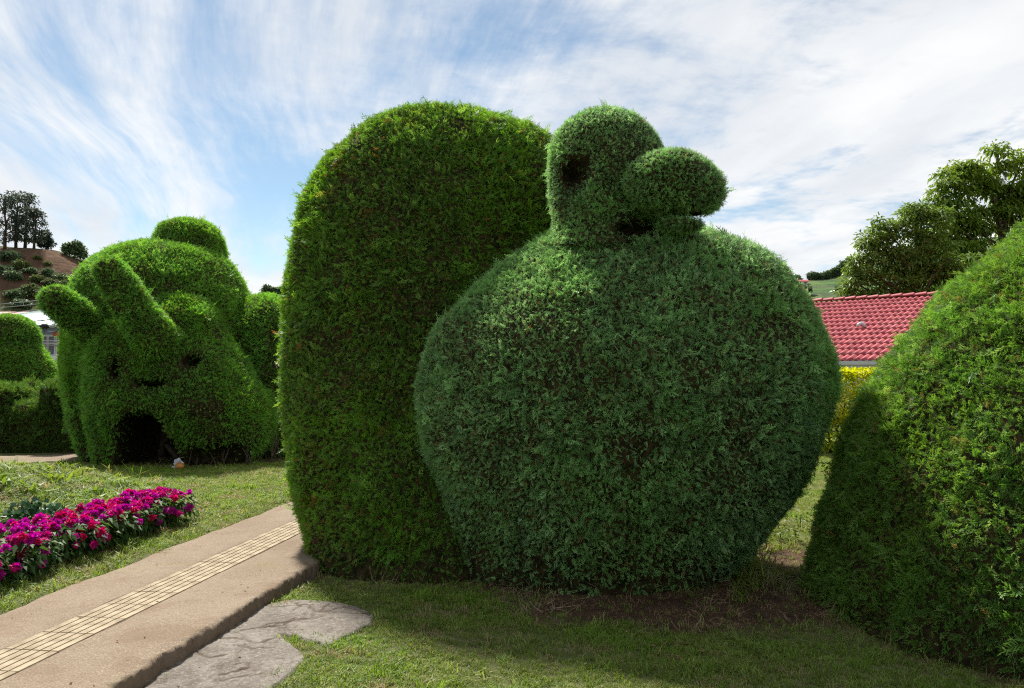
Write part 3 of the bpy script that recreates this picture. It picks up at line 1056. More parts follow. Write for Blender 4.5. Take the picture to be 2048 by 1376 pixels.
f_horn1 = lambda p: capsule(p, a1, b1, 0.245, 0.33)
a2, b2 = W(222, 545, 13.5), W(312, 680, 13.75)
f_horn2 = lambda p: capsule(p, a2, b2, 0.255, 0.37)
b_hole = (f_gap,)
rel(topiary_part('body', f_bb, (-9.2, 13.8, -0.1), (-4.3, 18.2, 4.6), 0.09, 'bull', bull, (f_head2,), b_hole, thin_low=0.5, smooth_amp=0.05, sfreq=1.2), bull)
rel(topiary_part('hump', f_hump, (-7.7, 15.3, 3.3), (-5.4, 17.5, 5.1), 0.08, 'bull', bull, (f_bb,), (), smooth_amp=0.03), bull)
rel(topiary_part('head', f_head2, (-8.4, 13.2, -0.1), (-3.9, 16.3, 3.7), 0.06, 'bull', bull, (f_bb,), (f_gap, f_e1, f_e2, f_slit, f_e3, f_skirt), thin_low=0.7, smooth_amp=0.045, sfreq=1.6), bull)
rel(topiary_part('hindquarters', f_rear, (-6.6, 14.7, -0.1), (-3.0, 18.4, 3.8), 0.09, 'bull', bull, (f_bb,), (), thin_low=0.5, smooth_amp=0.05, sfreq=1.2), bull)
rel(topiary_part('leg', f_leg, (-8.5, 14.3, -0.05), (-6.9, 15.7, 2.1), 0.07, 'bull', bull, (f_bb,), (), thin_low=0.5), bull)
rel(topiary_part('horn', f_horn1, (-8.6, 13.1, 1.4), (-6.2, 15.3, 3.6), 0.06, 'bull', bull, (f_head2, f_bb), (), smooth_amp=0.02), bull)
rel(topiary_part('horn', f_horn2, (-7.7, 12.9, 1.5), (-5.4, 14.5, 4.0), 0.06, 'bull', bull, (f_head2, f_bb), (), smooth_amp=0.02), bull)
tw = []
for px, Y, r in ((322, 15.2, 0.11), (390, 15.0, 0.07), (450, 14.6, 0.06), (500, 14.8, 0.06), (230, 15.0, 0.08)):
    x = W(px, 900, Y)[0]
    trunks(bull, [([(x, Y, 0.0), (x + 0.05, Y + 0.05, 0.6), (x - 0.04, Y, 1.3)], [r, r * 0.85, r * 0.7])])
trunks(bull, [([W(333, 890, 14.7), W(362, 925, 14.7)], [0.045, 0.05])])
for i in range(40):
    x = W(random.uniform(360, 545), 900, 14.3)[0]; Y = random.uniform(13.9, 15.2)
    tw.append(tube([(x, Y, 0.05), (x + random.uniform(-0.25, 0.25), Y + random.uniform(-0.2, 0.2), random.uniform(0.4, 0.8))], [0.014, 0.006], 4))
tv, tf = merge(tw)
tag(rel(mesh_obj('twigs', tv, tf, M['bark'], bull), bull), kind='stuff')

# ------------------------------------------------------------------ hedge and small topiary at the left edge
hedge = empty('hedge', (-10.5, 16.8, 0.1))
tag(hedge, 'dark clipped hedge with square notched top behind the left path', 'hedge')
HDY = 16.9
k = HDY / FPX
x_of = lambda px, Y=HDY: (px - 1024) / FPX * Y
z_of = lambda py, Y=HDY: W(1024, py, Y)[2]
f_hw = lambda p: ell(p, ((x_of(-200) + x_of(175)) / 2, HDY + 0.1, z_of(905)), ((x_of(175) - x_of(-200)) / 2, 0.62, z_of(806) - z_of(905)), 7)
rel(topiary_part('wall', f_hw, (-13.3, 16.0, -0.05), (-8.6, 17.8, 1.5), 0.1, 'hedge', hedge, (), (), smooth_amp=0.06, sfreq=1.5), hedge)
for l, r, top in ((-60, 44, 772), (96, 152, 766)):
    f_bl = (lambda l, r, top: lambda p: ell(p, ((x_of(l) + x_of(r)) / 2, HDY + 0.1, z_of(815)), ((x_of(r) - x_of(l)) / 2, 0.6, z_of(top) - z_of(815)), 5))(l, r, top)
    rel(topiary_part('merlon', f_bl, (x_of(l) - 0.3, 16.0, 0.7), (x_of(r) + 0.3, 17.9, 1.9), 0.08, 'hedge', hedge, (f_hw,), (), smooth_amp=0.04), hedge)
trunks(hedge, [([(x, 17, 0), (x, 17, 0.9)], [0.05, 0.04]) for x in (-12.5, -11.5, -10.5, -9.5)])

rb = empty('round_shrub', (x_of(62, 18.2), 18.2, 0.1))
tag(rb, 'small rounded shrub poking up from the notch of the dark hedge', 'shrub')
f_rb = lambda p: ell(p, W(62, 800, 18.2), (0.30, 0.3, 0.42))
rel(topiary_part('crown', f_rb, (-11.5, 17.6, 0.4), (-10.3, 18.8, 1.8), 0.07, 'hedge', rb, (), ()), rb)
trunks(rb, [([(x_of(62, 18.2), 18.2, 0), (x_of(62, 18.2), 18.2, 1.0)], [0.05, 0.04])])

SY = 21.0
st = empty('ball_topiary', (x_of(25, SY), SY, 0.0))
tag(st, 'green topiary of a ball on a flared dome at the left edge', 'topiary')
f_st1 = lrows([(632, 10, 40), (640, -12, 58), (655, -28, 72), (672, -33, 76), (690, -30, 73), (705, -20, 60)], SY, lambda py: float(np.interp(py, [632, 640, 672, 705], [0.3, 0.5, 0.68, 0.5])), 2.0)
f_st2 = lrows([(688, -40, 74), (700, -50, 84), (720, -62, 96), (745, -78, 108), (775, -90, 118), (900, -95, 122)], SY, lambda py: float(np.interp(py, [688, 745, 900], [0.7, 1.0, 1.2])), 2.0)
rel(topiary_part('ball', f_st1, (-14.5, 20.0, 1.7), (-12.0, 22.2, 3.5), 0.08, 'bull', st, (f_st2,), (), smooth_amp=0.02), st)
rel(topiary_part('dome', f_st2, (-15.2, 19.6, -0.1), (-11.4, 22.6, 2.8), 0.1, 'bull', st, (f_st1,), (), smooth_amp=0.03), st)
trunks(st, [([(x_of(20, SY), SY, 0), (x_of(20, SY), SY, 1.2)], [0.1, 0.08])])
lb = empty('clipped_bush', (x_of(110, 23), 23.0, 0.0))
tag(lb, 'low olive clipped bush between ball topiary and bull', 'shrub')
f_lb = lambda p: ell(p, W(128, 790, 23.0), (0.75, 0.7, 0.92), 2.6)
rel(topiary_part('crown', f_lb, (-14.2, 22.0, 0.0), (-11.8, 24.0, 2.3), 0.09, 'hedge', lb, (), ()), lb)
trunks(lb, [([(x_of(128, 23), 23, 0), (x_of(128, 23), 23, 1.2)], [0.1, 0.08])])

# ------------------------------------------------------------------ lawn grass, straw on the bare earth
def lawn_patch(name, label, x0, x1, y0, y1, step, densf, ng, cat=None):
    V, F = grid_mesh(np.arange(x0, x1, step), np.arange(y0, y1, step), ground_z)
    d = densf(V[:, 0], V[:, 1])
    keep = (d[F] > 0.01).any(1)
    F = F[keep]
    used = np.unique(F); mp = -np.ones(len(V), int); mp[used] = np.arange(len(used))
    V = V[used].copy(); V[:, 2] -= 0.004
    ob = mesh_obj(name, V, mp[F], None, smooth=True)
    add_dens(ob, d[used])
    use_group(ob, ng)
    tag(ob, label, kind='stuff')
    return ob


TUF = [make_tuft('tuft', M['grass'], 40 + i, 13, 1.0, 0.05, 1.1, 0.55) for i in range(4)]
TUL = [make_tuft('long_tuft', M['grass'], 50 + i, 15, 1.0, 0.028, 1.3, 0.35) for i in range(3)]
STR = [make_tuft('straw', M['straw'], 60 + i, 5, 1.0, 0.02, 3.5, 0.6) for i in range(3)]
G_SHORT = foliage_group('short_grass', TUF, 1500, 0.022, 0.055, 0, 0.35, -0.004, 0.004, False, 21, 0.01)
G_FAR = foliage_group('far_grass', TUF, 520, 0.035, 0.075, 0, 0.35, -0.004, 0.004, False, 22, 0.01)
G_LONG = foliage_group('long_grass', TUL, 420, 0.05, 0.14, 0, 0.5, -0.01, 0.0, False, 23, 0.03)
G_STRAW = foliage_group('dry_straw', STR, 520, 0.015, 0.06, 0.2, 1.2, 0.0, 0.006, False, 24, 0.03)


TUC = [make_tuft('cover_tuft', M['grass'], 80 + i, 12, 1.0, 0.10, 1.6, 0.5) for i in range(3)]
G_COVER = foliage_group('ground_cover', TUC, 420, 0.05, 0.11, 0, 0.6, -0.01, 0.01, False, 25, 0.02)


def slab_free(x, y):
    sd = poly_sd(x, y, SLAB) + 0.04 * n2(x, y, 5.0, 41, 4)
    return sst(sd, -0.07, 0.03)


def right_lawn(x, y):
    s, t = st_of(x, y)
    d = (t > T_R + 0.02) * slab_free(x, y)
    dm = dirt_mask(x, y)
    d = d * (1 - 0.94 * dm) * (0.55 + 0.45 * sst(n2(x, y, 1.2, 70, 3), -0.5, 0.3))
    return np.clip(d, 0, 1)


def left_lawn(x, y):
    s, t = st_of(x, y)
    d = (t < T_L + 0.03 + 0.09 * n2(x, y, 2.5, 71, 3)) * (1 - 0.92 * dirt_mask(x, y)) * (0.65 + 0.35 * sst(n2(x, y, 1.0, 72, 3), -0.5, 0.3))
    d = d * (poly_sd(x, y, PATH2) > 0.02)
    return d


lawn_patch('lawn_grass', 'short mown grass of the front lawn beside the slab', -2.6, 3.4, 3.2, 7.4, 0.08, right_lawn, G_SHORT)
lawn_patch('verge_grass', 'short grass along the left edge of the path', -8.6, -2.0, 4.6, 11.0, 0.1, left_lawn, G_FAR)
lawn_patch('far_lawn_grass', 'shaded lawn grass in front of the bull topiary', -10.5, -1.6, 11.0, 15.6, 0.12, left_lawn, G_FAR)
lawn_patch('gap_grass', 'sunlit rough grass between squirrel and cone topiary', 1.6, 9.5, 7.4, 19.0, 0.15, lambda x, y: (0.35 + 0.6 * sst(n2(x, y, 1.1, 73, 3), -0.2, 0.3)) * (1 - 0.7 * dirt_mask(x, y)), G_FAR)


def bank(x, y):
    s, t = st_of(x, y)
    return np.exp(-(((x + 6.7) / 1.6) ** 2 + ((y - 9.4) / 1.9) ** 2)) * (t < T_L - 0.9)


lawn_patch('ground_cover', 'pale leafy ground cover on the low bank behind the flowers', -10.5, -4.3, 6.0, 12.5, 0.12, lambda x, y: np.where(bank(x, y) > 0.10, np.clip(bank(x, y) * 2.2, 0, 1), 0), G_COVER)
lawn_patch('bank_grass', 'long pale tousled grass on the low bank behind the flowers', -10.5, -4.2, 6.5, 12.5, 0.12, lambda x, y: np.where(bank(x, y) > 0.12, np.clip(bank(x, y) * 1.6, 0, 1), 0), G_LONG)


def tufty(x, y):
    n = sst(n2(x, y, 2.6, 77, 3), 0.15, 0.6)
    s, t = st_of(x, y)
    a = np.exp(-(((x - 1.9) / 0.8) ** 2 + ((y - 6.4) / 0.45) ** 2))
    b = np.exp(-(((x + 1.75) / 0.35) ** 2 + ((y - 6.35) / 0.3) ** 2))
    c = np.exp(-(((x - 2.4) / 0.7) ** 2 + ((y - 8.0) / 1.0) ** 2))
    return (a * 0.8 + b + c * 0.8) * n * (t > T_R + 0.03)


lawn_patch('tall_grass', 'taller grass tufts at the foot of the squirrel topiary', -2.3, 3.8, 5.3, 9.6, 0.08, lambda x, y: np.where(tufty(x, y) > 0.03, tufty(x, y), 0), G_LONG)
lawn_patch('dry_straw', 'dry straw and clippings on the bare red earth', -2.2, 3.6, 3.8, 9.5, 0.1, lambda x, y: (0.10 + 0.9 * dirt_mask(x, y) * sst(n2(x, y, 2.0, 79, 3), -0.3, 0.5)) * (st_of(x, y)[1] > T_R + 0.02) * (0.25 + 0.75 * slab_free(x, y)), G_STRAW)


# ------------------------------------------------------------------ leaves in bulk
def unit(a):
    return a / (np.linalg.norm(a, axis=-1, keepdims=True) + 1e-9)


def leaf_mesh(P, D, ln, wd, droop=0.15, r=None):
    """pointed folded leaves: base points P, directions D"""
    r = r or rng
    n = len(P)
    ln = np.broadcast_to(np.asarray(ln, float), (n,))[:, None]; wd = np.broadcast_to(np.asarray(wd, float), (n,))[:, None]
    D = unit(D)
    side = unit(np.cross(D, unit(r.normal(size=(n, 3)) * 0.45 + np.array([0, 0, 1.0]))))
    up = np.cross(side, D)
    mid = P + D * ln * 0.45 + up * ln * 0.06
    tip = P + D * ln + np.array([0, 0, -1.0]) * ln * droop
    V = np.stack([P, mid + side * wd * 0.5, tip, mid - side * wd * 0.5], 1).reshape(-1, 3)
    F = np.arange(n * 4).reshape(n, 4)
    return V, F


def crown_px(ells, Y, depth, ncl, nl, ln, wd, clr, seed, droop=0.4, shell=0.45, flat=0.6):
    """crown of leaf rosettes filling ellipses given at photo pixels, distance Y"""
    r = np.random.default_rng(seed)
    k = Y / FPX
    A = np.array([e[2] * e[3] for e in ells], float); A /= A.sum()
    Cs = []
    for e, a in zip(ells, A):
        m = max(3, int(ncl * a))
        d = unit(r.normal(size=(m, 3)))
        rad = (shell + (1 - shell) * r.random(m) ** 0.6)[:, None]
        c = np.array(W(e[0], e[1], Y + (e[4] if len(e) > 4 else 0)))
        Cs.append(c + d * rad * np.array([e[2] * k, min(e[2], e[3]) * k * depth, e[3] * k]))
    C = np.concatenate(Cs)
    n = len(C)
    P = np.repeat(C, nl, 0)
    D = unit(r.normal(size=(n * nl, 3)) * np.array([1, 1, flat]) + np.array([0, 0, 0.15]))
    P = P + D * clr * (r.random((n * nl, 1)) ** 0.7) * np.array([1, 1, 0.55])
    D2 = unit(D + 0.5 * r.normal(size=D.shape))
    return leaf_mesh(P, D2, ln * r.uniform(0.7, 1.2, len(P)), wd * r.uniform(0.8, 1.2, len(P)), droop, r), C


def limbs(base, top, targets, r0, seed, seg=6):
    rr = random.Random(seed)
    base, top = Vector(base), Vector(top)
    parts = []
    pts = [base.lerp(top, t) + Vector((rr.uniform(-1, 1), rr.uniform(-1, 1), 0)) * r0 * 0.8 * (0 < t < 1) for t in (0, 0.25, 0.5, 0.75, 1)]
    parts.append(tube(pts, [r0 * (1 - 0.75 * t) for t in (0, 0.25, 0.5, 0.75, 1)], 8))
    for q in targets:
        q = Vector(q)
        t = max(0.15, min(0.92, (q.z - base.z) / max(0.1, top.z - base.z) * 0.72))
        a = base.lerp(top, t)
        m = a.lerp(q, 0.5) + Vector((rr.uniform(-1, 1), rr.uniform(-1, 1), rr.uniform(-0.2, 0.6))) * (q - a).length * 0.12
        parts.append(tube([a, m, q], [r0 * 0.42 * (1 - 0.5 * t), r0 * 0.25, r0 * 0.06], seg, False))
    return merge(parts)


def tree(name, label, cat, base, top, crown, mat, r0, seed, group=None, nt=14):
    root = empty(name, base)
    tag(root, label, cat, group)
    (V, F), C = crown
    rr = random.Random(seed)
    tg = [C[rr.randrange(len(C))] for _ in range(nt)]
    tv, tf = limbs(base, top, tg, r0, seed)
    a = mesh_obj('trunk', tv, tf, M['bark'], root, smooth=True); rel(a, root)
    b = mesh_obj('crown', V, F, mat, root); rel(b, root)
    return root


# fallen leaves and clippings on path, slab and lawn
r = np.random.default_rng(77)
n = 420
fx, fy = r.uniform(-4.3, 2.6, n), r.uniform(3.6, 9.0, n)
s_, t_ = st_of(fx, fy)
fz = np.where((t_ > T_L) & (t_ < T_R), PATH_Z + 0.006, ground_z(fx, fy) + 0.028)
keep = (t_ < T_L + 0.25) | (t_ > T_R - 0.35) | (r.random(n) < 0.25)
P = np.stack([fx, fy, fz], 1)[keep]
D = unit(np.stack([r.normal(size=len(P)), r.normal(size=len(P)), 0.12 * r.random(len(P))], 1))
V, F = leaf_mesh(P, D, r.uniform(0.012, 0.035, len(P)), r.uniform(0.008, 0.016, len(P)), 0.0, r)
M['litter'] = mat_leaf('fallen_leaf', [(0.10, 0.055, 0.025), (0.18, 0.11, 0.05), (0.28, 0.20, 0.10)], (0.16, 0.09, 0.04), None, 0.7, 0.1, use_loc=False)
tag(mesh_obj('fallen_leaves', V, F, M['litter']), 'small fallen leaves and clippings on path and lawn', kind='stuff')

# ------------------------------------------------------------------ house with the red tiled roof
M['redtile'] = mat_plain('red_painted_tile', (0.34, 0.060, 0.070), 0.5, 0.10, 1.6, 0.1, 30, 0.3, c2=(0.41, 0.085, 0.095))
M['white'] = mat_plain('white_paint', (0.70, 0.70, 0.70), 0.6, 0.06, 3, 0.1, 40)
M['gutter'] = mat_plain('grey_gutter', (0.52, 0.53, 0.56), 0.45, 0.08, 3, 0.0, 40, 0.4)
M['wall'] = mat_plain('plaster', (0.55, 0.53, 0.49), 0.85, 0.1, 2, 0.2, 60)
M['glass'] = mat_plain('dark_glass', (0.02, 0.025, 0.03), 0.08, 0.2, 1, 0, 10, 0.6)
M['blackrubber'] = mat_plain('black_cable', (0.012, 0.012, 0.013), 0.6, 0.2, 5)

def mat_tile():
    m, h = mat_new('weathered_red_tile')
    g = h.n('ShaderNodeNewGeometry'); oi = h.n('ShaderNodeObjectInfo')
    c = h.mix(oi.outputs['Random'], (0.31, 0.052, 0.062), (0.44, 0.095, 0.105))
    c = h.mix(h.math('MULTIPLY', h.sstep(h.noise(g.outputs['Position'], 1.4, 7, 0.7), 0.48, 0.72), 0.55), c, (0.40, 0.15, 0.15))
    c = h.mix(h.math('MULTIPLY', h.sstep(h.noise(g.outputs['Position'], 6, 6, 0.7), 0.55, 0.75), 0.5), c, (0.20, 0.05, 0.05))
    p = h.n('ShaderNodeBsdfPrincipled'); h.link(c, p.inputs['Base Color'])
    p.inputs['Roughness'].default_value = 0.6; p.inputs['Specular IOR Level'].default_value = 0.25
    o = h.n('ShaderNodeOutputMaterial'); h.link(p.outputs[0], o.inputs[0])
    return m


M['redtile2'] = mat_tile()
HO = W(1680, 721, 24.0)
house = empty('tiled_house', (HO[0], HO[1], 0.0), R(-39))
tag(house, 'low house with red tiled roof and white gutter behind the yellow hedge', 'house')
EZ = HO[2]
SLOPE_L, RISE = 7.9, 2.5
SL = math.atan2(RISE, SLOPE_L)
HX0, HX1 = -11.0, 7.0
v, f = merge([box(HX0 + 0.4, HX1 - 0.4, 0.45, 2 * SLOPE_L - 0.45, -0.1, EZ - 0.02)])
mesh_obj('wall', v, f, M['wall'], house)
roof = bpy.data.objects.new('roof', None)
rv = [(HX0, 0.02, EZ - 0.03), (HX1, 0.02, EZ - 0.03), (HX1, SLOPE_L, EZ + RISE - 0.03), (HX0, SLOPE_L, EZ + RISE - 0.03), (HX0, 2 * SLOPE_L, EZ - 0.03), (HX1, 2 * SLOPE_L, EZ - 0.03),
      (HX0, 0.02, EZ - 0.10), (HX1, 0.02, EZ - 0.10), (HX1, 2 * SLOPE_L, EZ - 0.10), (HX0, 2 * SLOPE_L, EZ - 0.10)]
rf = [(0, 1, 2, 3), (3, 2, 5, 4), (0, 6, 7, 1), (4, 5, 8, 9), (6, 9, 8, 7), (0, 3, 4, 9, 6), (1, 7, 8, 5, 2)]
roof = mesh_obj('roof', rv, rf, M['redtile'], house)
TW, NR = 0.196, 14
TL = math.hypot(SLOPE_L, RISE) / NR


def pan_tile():
    """one S-shaped tile, lower lip raised over the row below"""
    n = 8
    V, F = [], []
    for j, (yy, zz) in enumerate(((-0.015, -0.012), (-0.015, 0.040), (TL * 0.5, 0.020), (TL, 0.004))):
        for i in range(n + 1):
            t = i / n
            prof = 0.052 * (0.5 - 0.5 * math.cos(2 * math.pi * t)) ** 0.8
            V.append((TW * (t - 0.5), yy, zz + prof if j else prof - 0.004))
    for j in range(3):
        for i in range(n):
            a = j * (n + 1) + i
            F.append((a, a + 1, a + n + 2, a + n + 1))
    return V, F


pv, pf = pan_tile()
proto = None
rest = []
ntile = 0
for r_ in range(NR):
    sm = (r_ + 0.5) / NR
    lo_, hi_ = -0.55 - 3.6 * sm, 1.55 - 0.1 * sm
    for c_ in range(int((HX1 - HX0) / TW)):
        x = HX0 + (c_ + 0.5) * TW
        s_ = r_ * TL
        y = s_ * math.cos(SL); z = EZ + s_ * math.sin(SL) - 0.02
        jz = random.uniform(-0.004, 0.004)
        if lo_ <= x <= hi_ and ntile < 300:
            if proto is None:
                o = proto = mesh_obj('tile', pv, pf, M['redtile2'], roof, smooth=True)
            else:
                o = proto.copy(); COL.objects.link(o); o.parent = roof
            o.location = (x, y, z + jz); o.rotation_euler = (SL + random.uniform(-0.008, 0.008), 0, random.uniform(-0.012, 0.012))
            ntile += 1
        else:
            rest.append((x, y, z + jz))
A = np.array(pv); ca, sa = math.cos(SL), math.sin(SL)
A = np.stack([A[:, 0], A[:, 1] * ca - A[:, 2] * sa, A[:, 1] * sa + A[:, 2] * ca], 1)
RV = (np.array(rest)[:, None, :] + A[None]).reshape(-1, 3)
RF = (np.array(pf)[None] + (np.arange(len(rest)) * len(pv))[:, None, None]).reshape(-1, 4)
tag(mesh_obj('roof_tiles', RV, RF, M['redtile2'], roof, smooth=True), kind='stuff')
capv, capf = [], []
for j, (yy, rr_) in enumerate(((0.0, 0.115), (0.44, 0.145))):
    for i in range(9):
        t = math.pi * i / 8
        capv.append((yy, rr_ * math.cos(t) * 1.1, rr_ * math.sin(t) * 0.8 + 0.02 * j))
for i in range(8):
    capf.append((i, i + 1, i + 10, i + 9))
capf.append((9, 10, 11, 12, 13, 14, 15, 16, 17)); capf.append(tuple(range(8, -1, -1)))
c0 = None
for i in range(int((HX1 - HX0) / 0.42)):
    if c0 is None:
        o = c0 = mesh_obj('ridge_cap', capv, capf, M['redtile2'], roof)
    else:
        o = c0.copy(); COL.objects.link(o); o.parent = roof
    o.location = (HX0 + 0.42 * i, SLOPE_L, EZ + RISE + 0.03); o.rotation_euler = (0, random.uniform(-0.03, 0.0), random.uniform(-0.02, 0.02))
gv, gf = merge([box(HX0, HX1, -0.13, -0.005, EZ - 0.13, EZ - 0.09), box(HX0, HX1, -0.135, -0.11, EZ - 0.09, EZ - 0.04), box(HX0, HX1, -0.145, -0.105, EZ - 0.04, EZ - 0.015), box(HX0, HX1, -0.02, 0.0, EZ - 0.09, EZ - 0.02), box(HX0, HX1, 0.0, 0.03, EZ - 0.27, EZ - 0.12)])
mesh_obj('gutter', gv, gf, M['gutter'], house)

# small service mast on the roof
MB = Matrix.Rotation(R(-39), 4, 'Z')
mp_ = W(1727, 684, 27.0)
mast = empty('roof_pipe', mp_)
tag(mast, 'thin red service pipe with grey cap standing on the red roof', 'pipe')
v, f = tube([(0, 0, -0.2), (0, 0, 0.52)], [0.03, 0.03], 8)
mesh_obj('pole', v, f, M['redtile'], mast)
v, f = merge([tube([(0.03, 0, 0.50), (0.02, 0, 0.60), (-0.06, 0, 0.64), (-0.16, 0, 0.60), (-0.20, 0, 0.52)], [0.055, 0.06, 0.055, 0.05, 0.05], 8)])
mesh_obj('cap', v, f, M['gutter'], mast, smooth=True)
pts = [(0.06 + t * 4.0, -0.2 * t, 0.50 - 0.32 * 4 * (t - t * t) - 0.02 * t) for t in np.linspace(0, 1, 14)]
v, f = tube(pts, [0.010] * 14, 5)
mesh_obj('wire', v, f, M['blackrubber'], mast)

# ------------------------------------------------------------------ yellow hedge
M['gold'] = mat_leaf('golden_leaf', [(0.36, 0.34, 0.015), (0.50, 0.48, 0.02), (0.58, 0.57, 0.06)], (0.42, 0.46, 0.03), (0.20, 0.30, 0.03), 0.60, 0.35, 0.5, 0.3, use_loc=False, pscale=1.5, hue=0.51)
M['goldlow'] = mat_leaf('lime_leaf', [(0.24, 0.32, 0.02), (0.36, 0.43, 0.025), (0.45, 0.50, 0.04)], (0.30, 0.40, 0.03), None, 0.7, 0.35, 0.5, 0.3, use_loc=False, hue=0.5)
YH = 17.6
yh = empty('golden_hedge', (7.3, YH, 0.0))
tag(yh, 'bright yellow-leaved hedge in front of the red-roofed house', 'hedge')


def golden(name, x0, x1, z0, z1, n, mat, seed):
    r = np.random.default_rng(seed)
    q = r.uniform(-1, 1, (n, 3))
    ax_ = r.integers(0, 3, n)                         # most leaves sit near the clipped faces
    q[np.arange(n), ax_] = np.sign(q[np.arange(n), ax_]) * (1 - 0.25 * r.random(n) ** 2)
    P = np.stack([(x0 + x1) / 2 + q[:, 0] * (x1 - x0) / 2, YH + q[:, 1] * 0.42, (z0 + z1) / 2 + q[:, 2] * (z1 - z0) / 2], 1)
    P += 0.10 * np.stack([vnoise(P, 2.2, 81), vnoise(P, 2.2, 82), vnoise(P, 2.2, 83)], 1)
    D = unit(q * np.array([0.6, 0.8, 0.6]) + 0.8 * r.normal(size=(n, 3)) + np.array([0, 0, 0.4]))
    V, F = leaf_mesh(P, D, r.uniform(0.06, 0.12, n), r.uniform(0.035, 0.06, n), 0.2, r)
    rel(mesh_obj(name, V, F, mat, yh), yh)


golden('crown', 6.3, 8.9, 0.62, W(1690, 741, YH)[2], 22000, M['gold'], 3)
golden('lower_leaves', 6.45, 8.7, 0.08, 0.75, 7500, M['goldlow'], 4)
for x in (6.75, 6.95, 7.2, 7.5, 7.9, 8.3):
    v, f = tube([(x, YH - 0.1, -0.02), (x + random.uniform(-0.1, 0.1), YH, 0.5), (x + random.uniform(-0.2, 0.2), YH, 1.1)], [0.03, 0.024, 0.015], 6)
    rel(mesh_obj('stem', v, f, M['bark'], yh), yh)

# ------------------------------------------------------------------ trees behind the house
M['leaf1'] = mat_leaf('light_tree_leaf', [(0.075, 0.150, 0.024), (0.115, 0.205, 0.030), (0.190, 0.275, 0.040)], (0.165, 0.245, 0.028), None, 0.7, 0.40, 0.45, 0.35, use_loc=False, pscale=0.35)
M['leaf2'] = mat_leaf('dark_tree_leaf', [(0.065, 0.120, 0.026), (0.105, 0.180, 0.036), (0.160, 0.250, 0.052)], (0.125, 0.215, 0.032), None, 0.7, 0.35, 0.45, 0.3, use_loc=False, pscale=0.3)
M['leaf3'] = mat_leaf('hill_tree_leaf', [(0.068, 0.112, 0.060), (0.098, 0.150, 0.076), (0.136, 0.188, 0.090)], (0.104, 0.165, 0.066), None, 0.7, 0.2, 0.6, 0.2, use_loc=False, pscale=0.1)
M['leaf4'] = mat_leaf('pine_leaf', [(0.048, 0.072, 0.054), (0.066, 0.094, 0.066), (0.095, 0.124, 0.080)], (0.070, 0.096, 0.064), None, 0.7, 0.15, 0.6, 0.2, use_loc=False, pscale=0.1)

Y1 = 44.0
E1 = [(1992, 303, 20, 18), (1945, 330, 36, 24), (2035, 330, 40, 28), (1915, 372, 44, 34), (1985, 370, 46, 34), (2060, 390, 50, 40), (1905, 425, 36, 32), (1960, 440, 44, 34), (2050, 470, 60, 44), (1930, 500, 56, 34), (2110, 380, 60, 60), (2010, 530, 70, 40), (1890, 540, 56, 30), (2130, 480, 60, 60), (1875, 395, 22, 20), (1890, 460, 34, 30), (2020, 420, 40, 40)]
b = W(2030, 750, Y1); t = W(1995, 310, Y1)
tree('broadleaf_tree', 'tall light green broadleaf tree with layered leaf clusters at right edge', 'tree', (b[0], Y1, 0), t, crown_px(E1, Y1, 0.9, 300, 80, 0.32, 0.13, 0.66, 5, 0.5, 0.3, 0.35), M['leaf1'], 0.26, 3, nt=30)
Y2 = 40.0
E2 = [(1835, 430, 36, 26), (1790, 450, 40, 28), (1870, 450, 36, 34), (1755, 490, 40, 28), (1815, 500, 56, 40), (1880, 520, 50, 44), (1735, 535, 34, 30), (1790, 560, 60, 40), (1860, 585, 70, 40), (1722, 575, 36, 32), (1740, 620, 60, 40), (1930, 560, 60, 50), (1920, 620, 80, 40)]
b = W(1840, 750, Y2); t = W(1830, 440, Y2)
tree('broadleaf_tree', 'darker bushy broadleaf tree directly above the red roof ridge', 'tree', (b[0], Y2, 0), t, crown_px(E2, Y2, 0.9, 400, 62, 0.24, 0.10, 0.50, 6, 0.35, 0.3, 0.5), M['leaf2'], 0.24, 4, nt=30)

# ------------------------------------------------------------------ hills
def mat_hill(name, a, b_, earth, estr):
    m, h = mat_new(name)
    g = h.n('ShaderNodeNewGeometry'); pos = g.outputs['Position']
    col = h.mix(h.sstep(h.noise(pos, 0.12, 6, 0.6), 0.35, 0.65), a, b_)
    at_ = h.n('ShaderNodeAttribute'); at_.attribute_name = 'earth'
    e = h.mix(h.sstep(h.noise(pos, 0.3, 7, 0.65), 0.3, 0.7), earth, tuple(c * 1.7 for c in earth))
    col = h.mix(h.math('MULTIPLY', at_.outputs['Fac'], estr), col, e)
    p = h.n('ShaderNodeBsdfPrincipled'); h.link(col, p.inputs['Base Color'])
    p.inputs['Roughness'].default_value = 0.95; p.inputs['Specular IOR Level'].default_value = 0.05
    bp = h.n('ShaderNodeBump'); bp.inputs['Strength'].default_value = 1.0; bp.inputs['Distance'].default_value = 0.8
    h.link(h.noise(pos, 0.8, 6, 0.7), bp.inputs['Height']); h.link(bp.outputs[0], p.inputs['Normal'])
    o = h.n('ShaderNodeOutputMaterial'); h.link(p.outputs[0], o.inputs[0])
    return m


LY = 150.0
lr = [(-500, 430), (-200, 460), (17, 489), (60, 491), (110, 499), (140, 511), (190, 528), (240, 548), (330, 575), (480, 584), (620, 592), (900, 640), (1100, 745)]
lrx = np.array([W(p, 600, LY)[0] for p, _ in lr]); lrz = np.array([W(p, q, LY)[2] for p, q in lr])


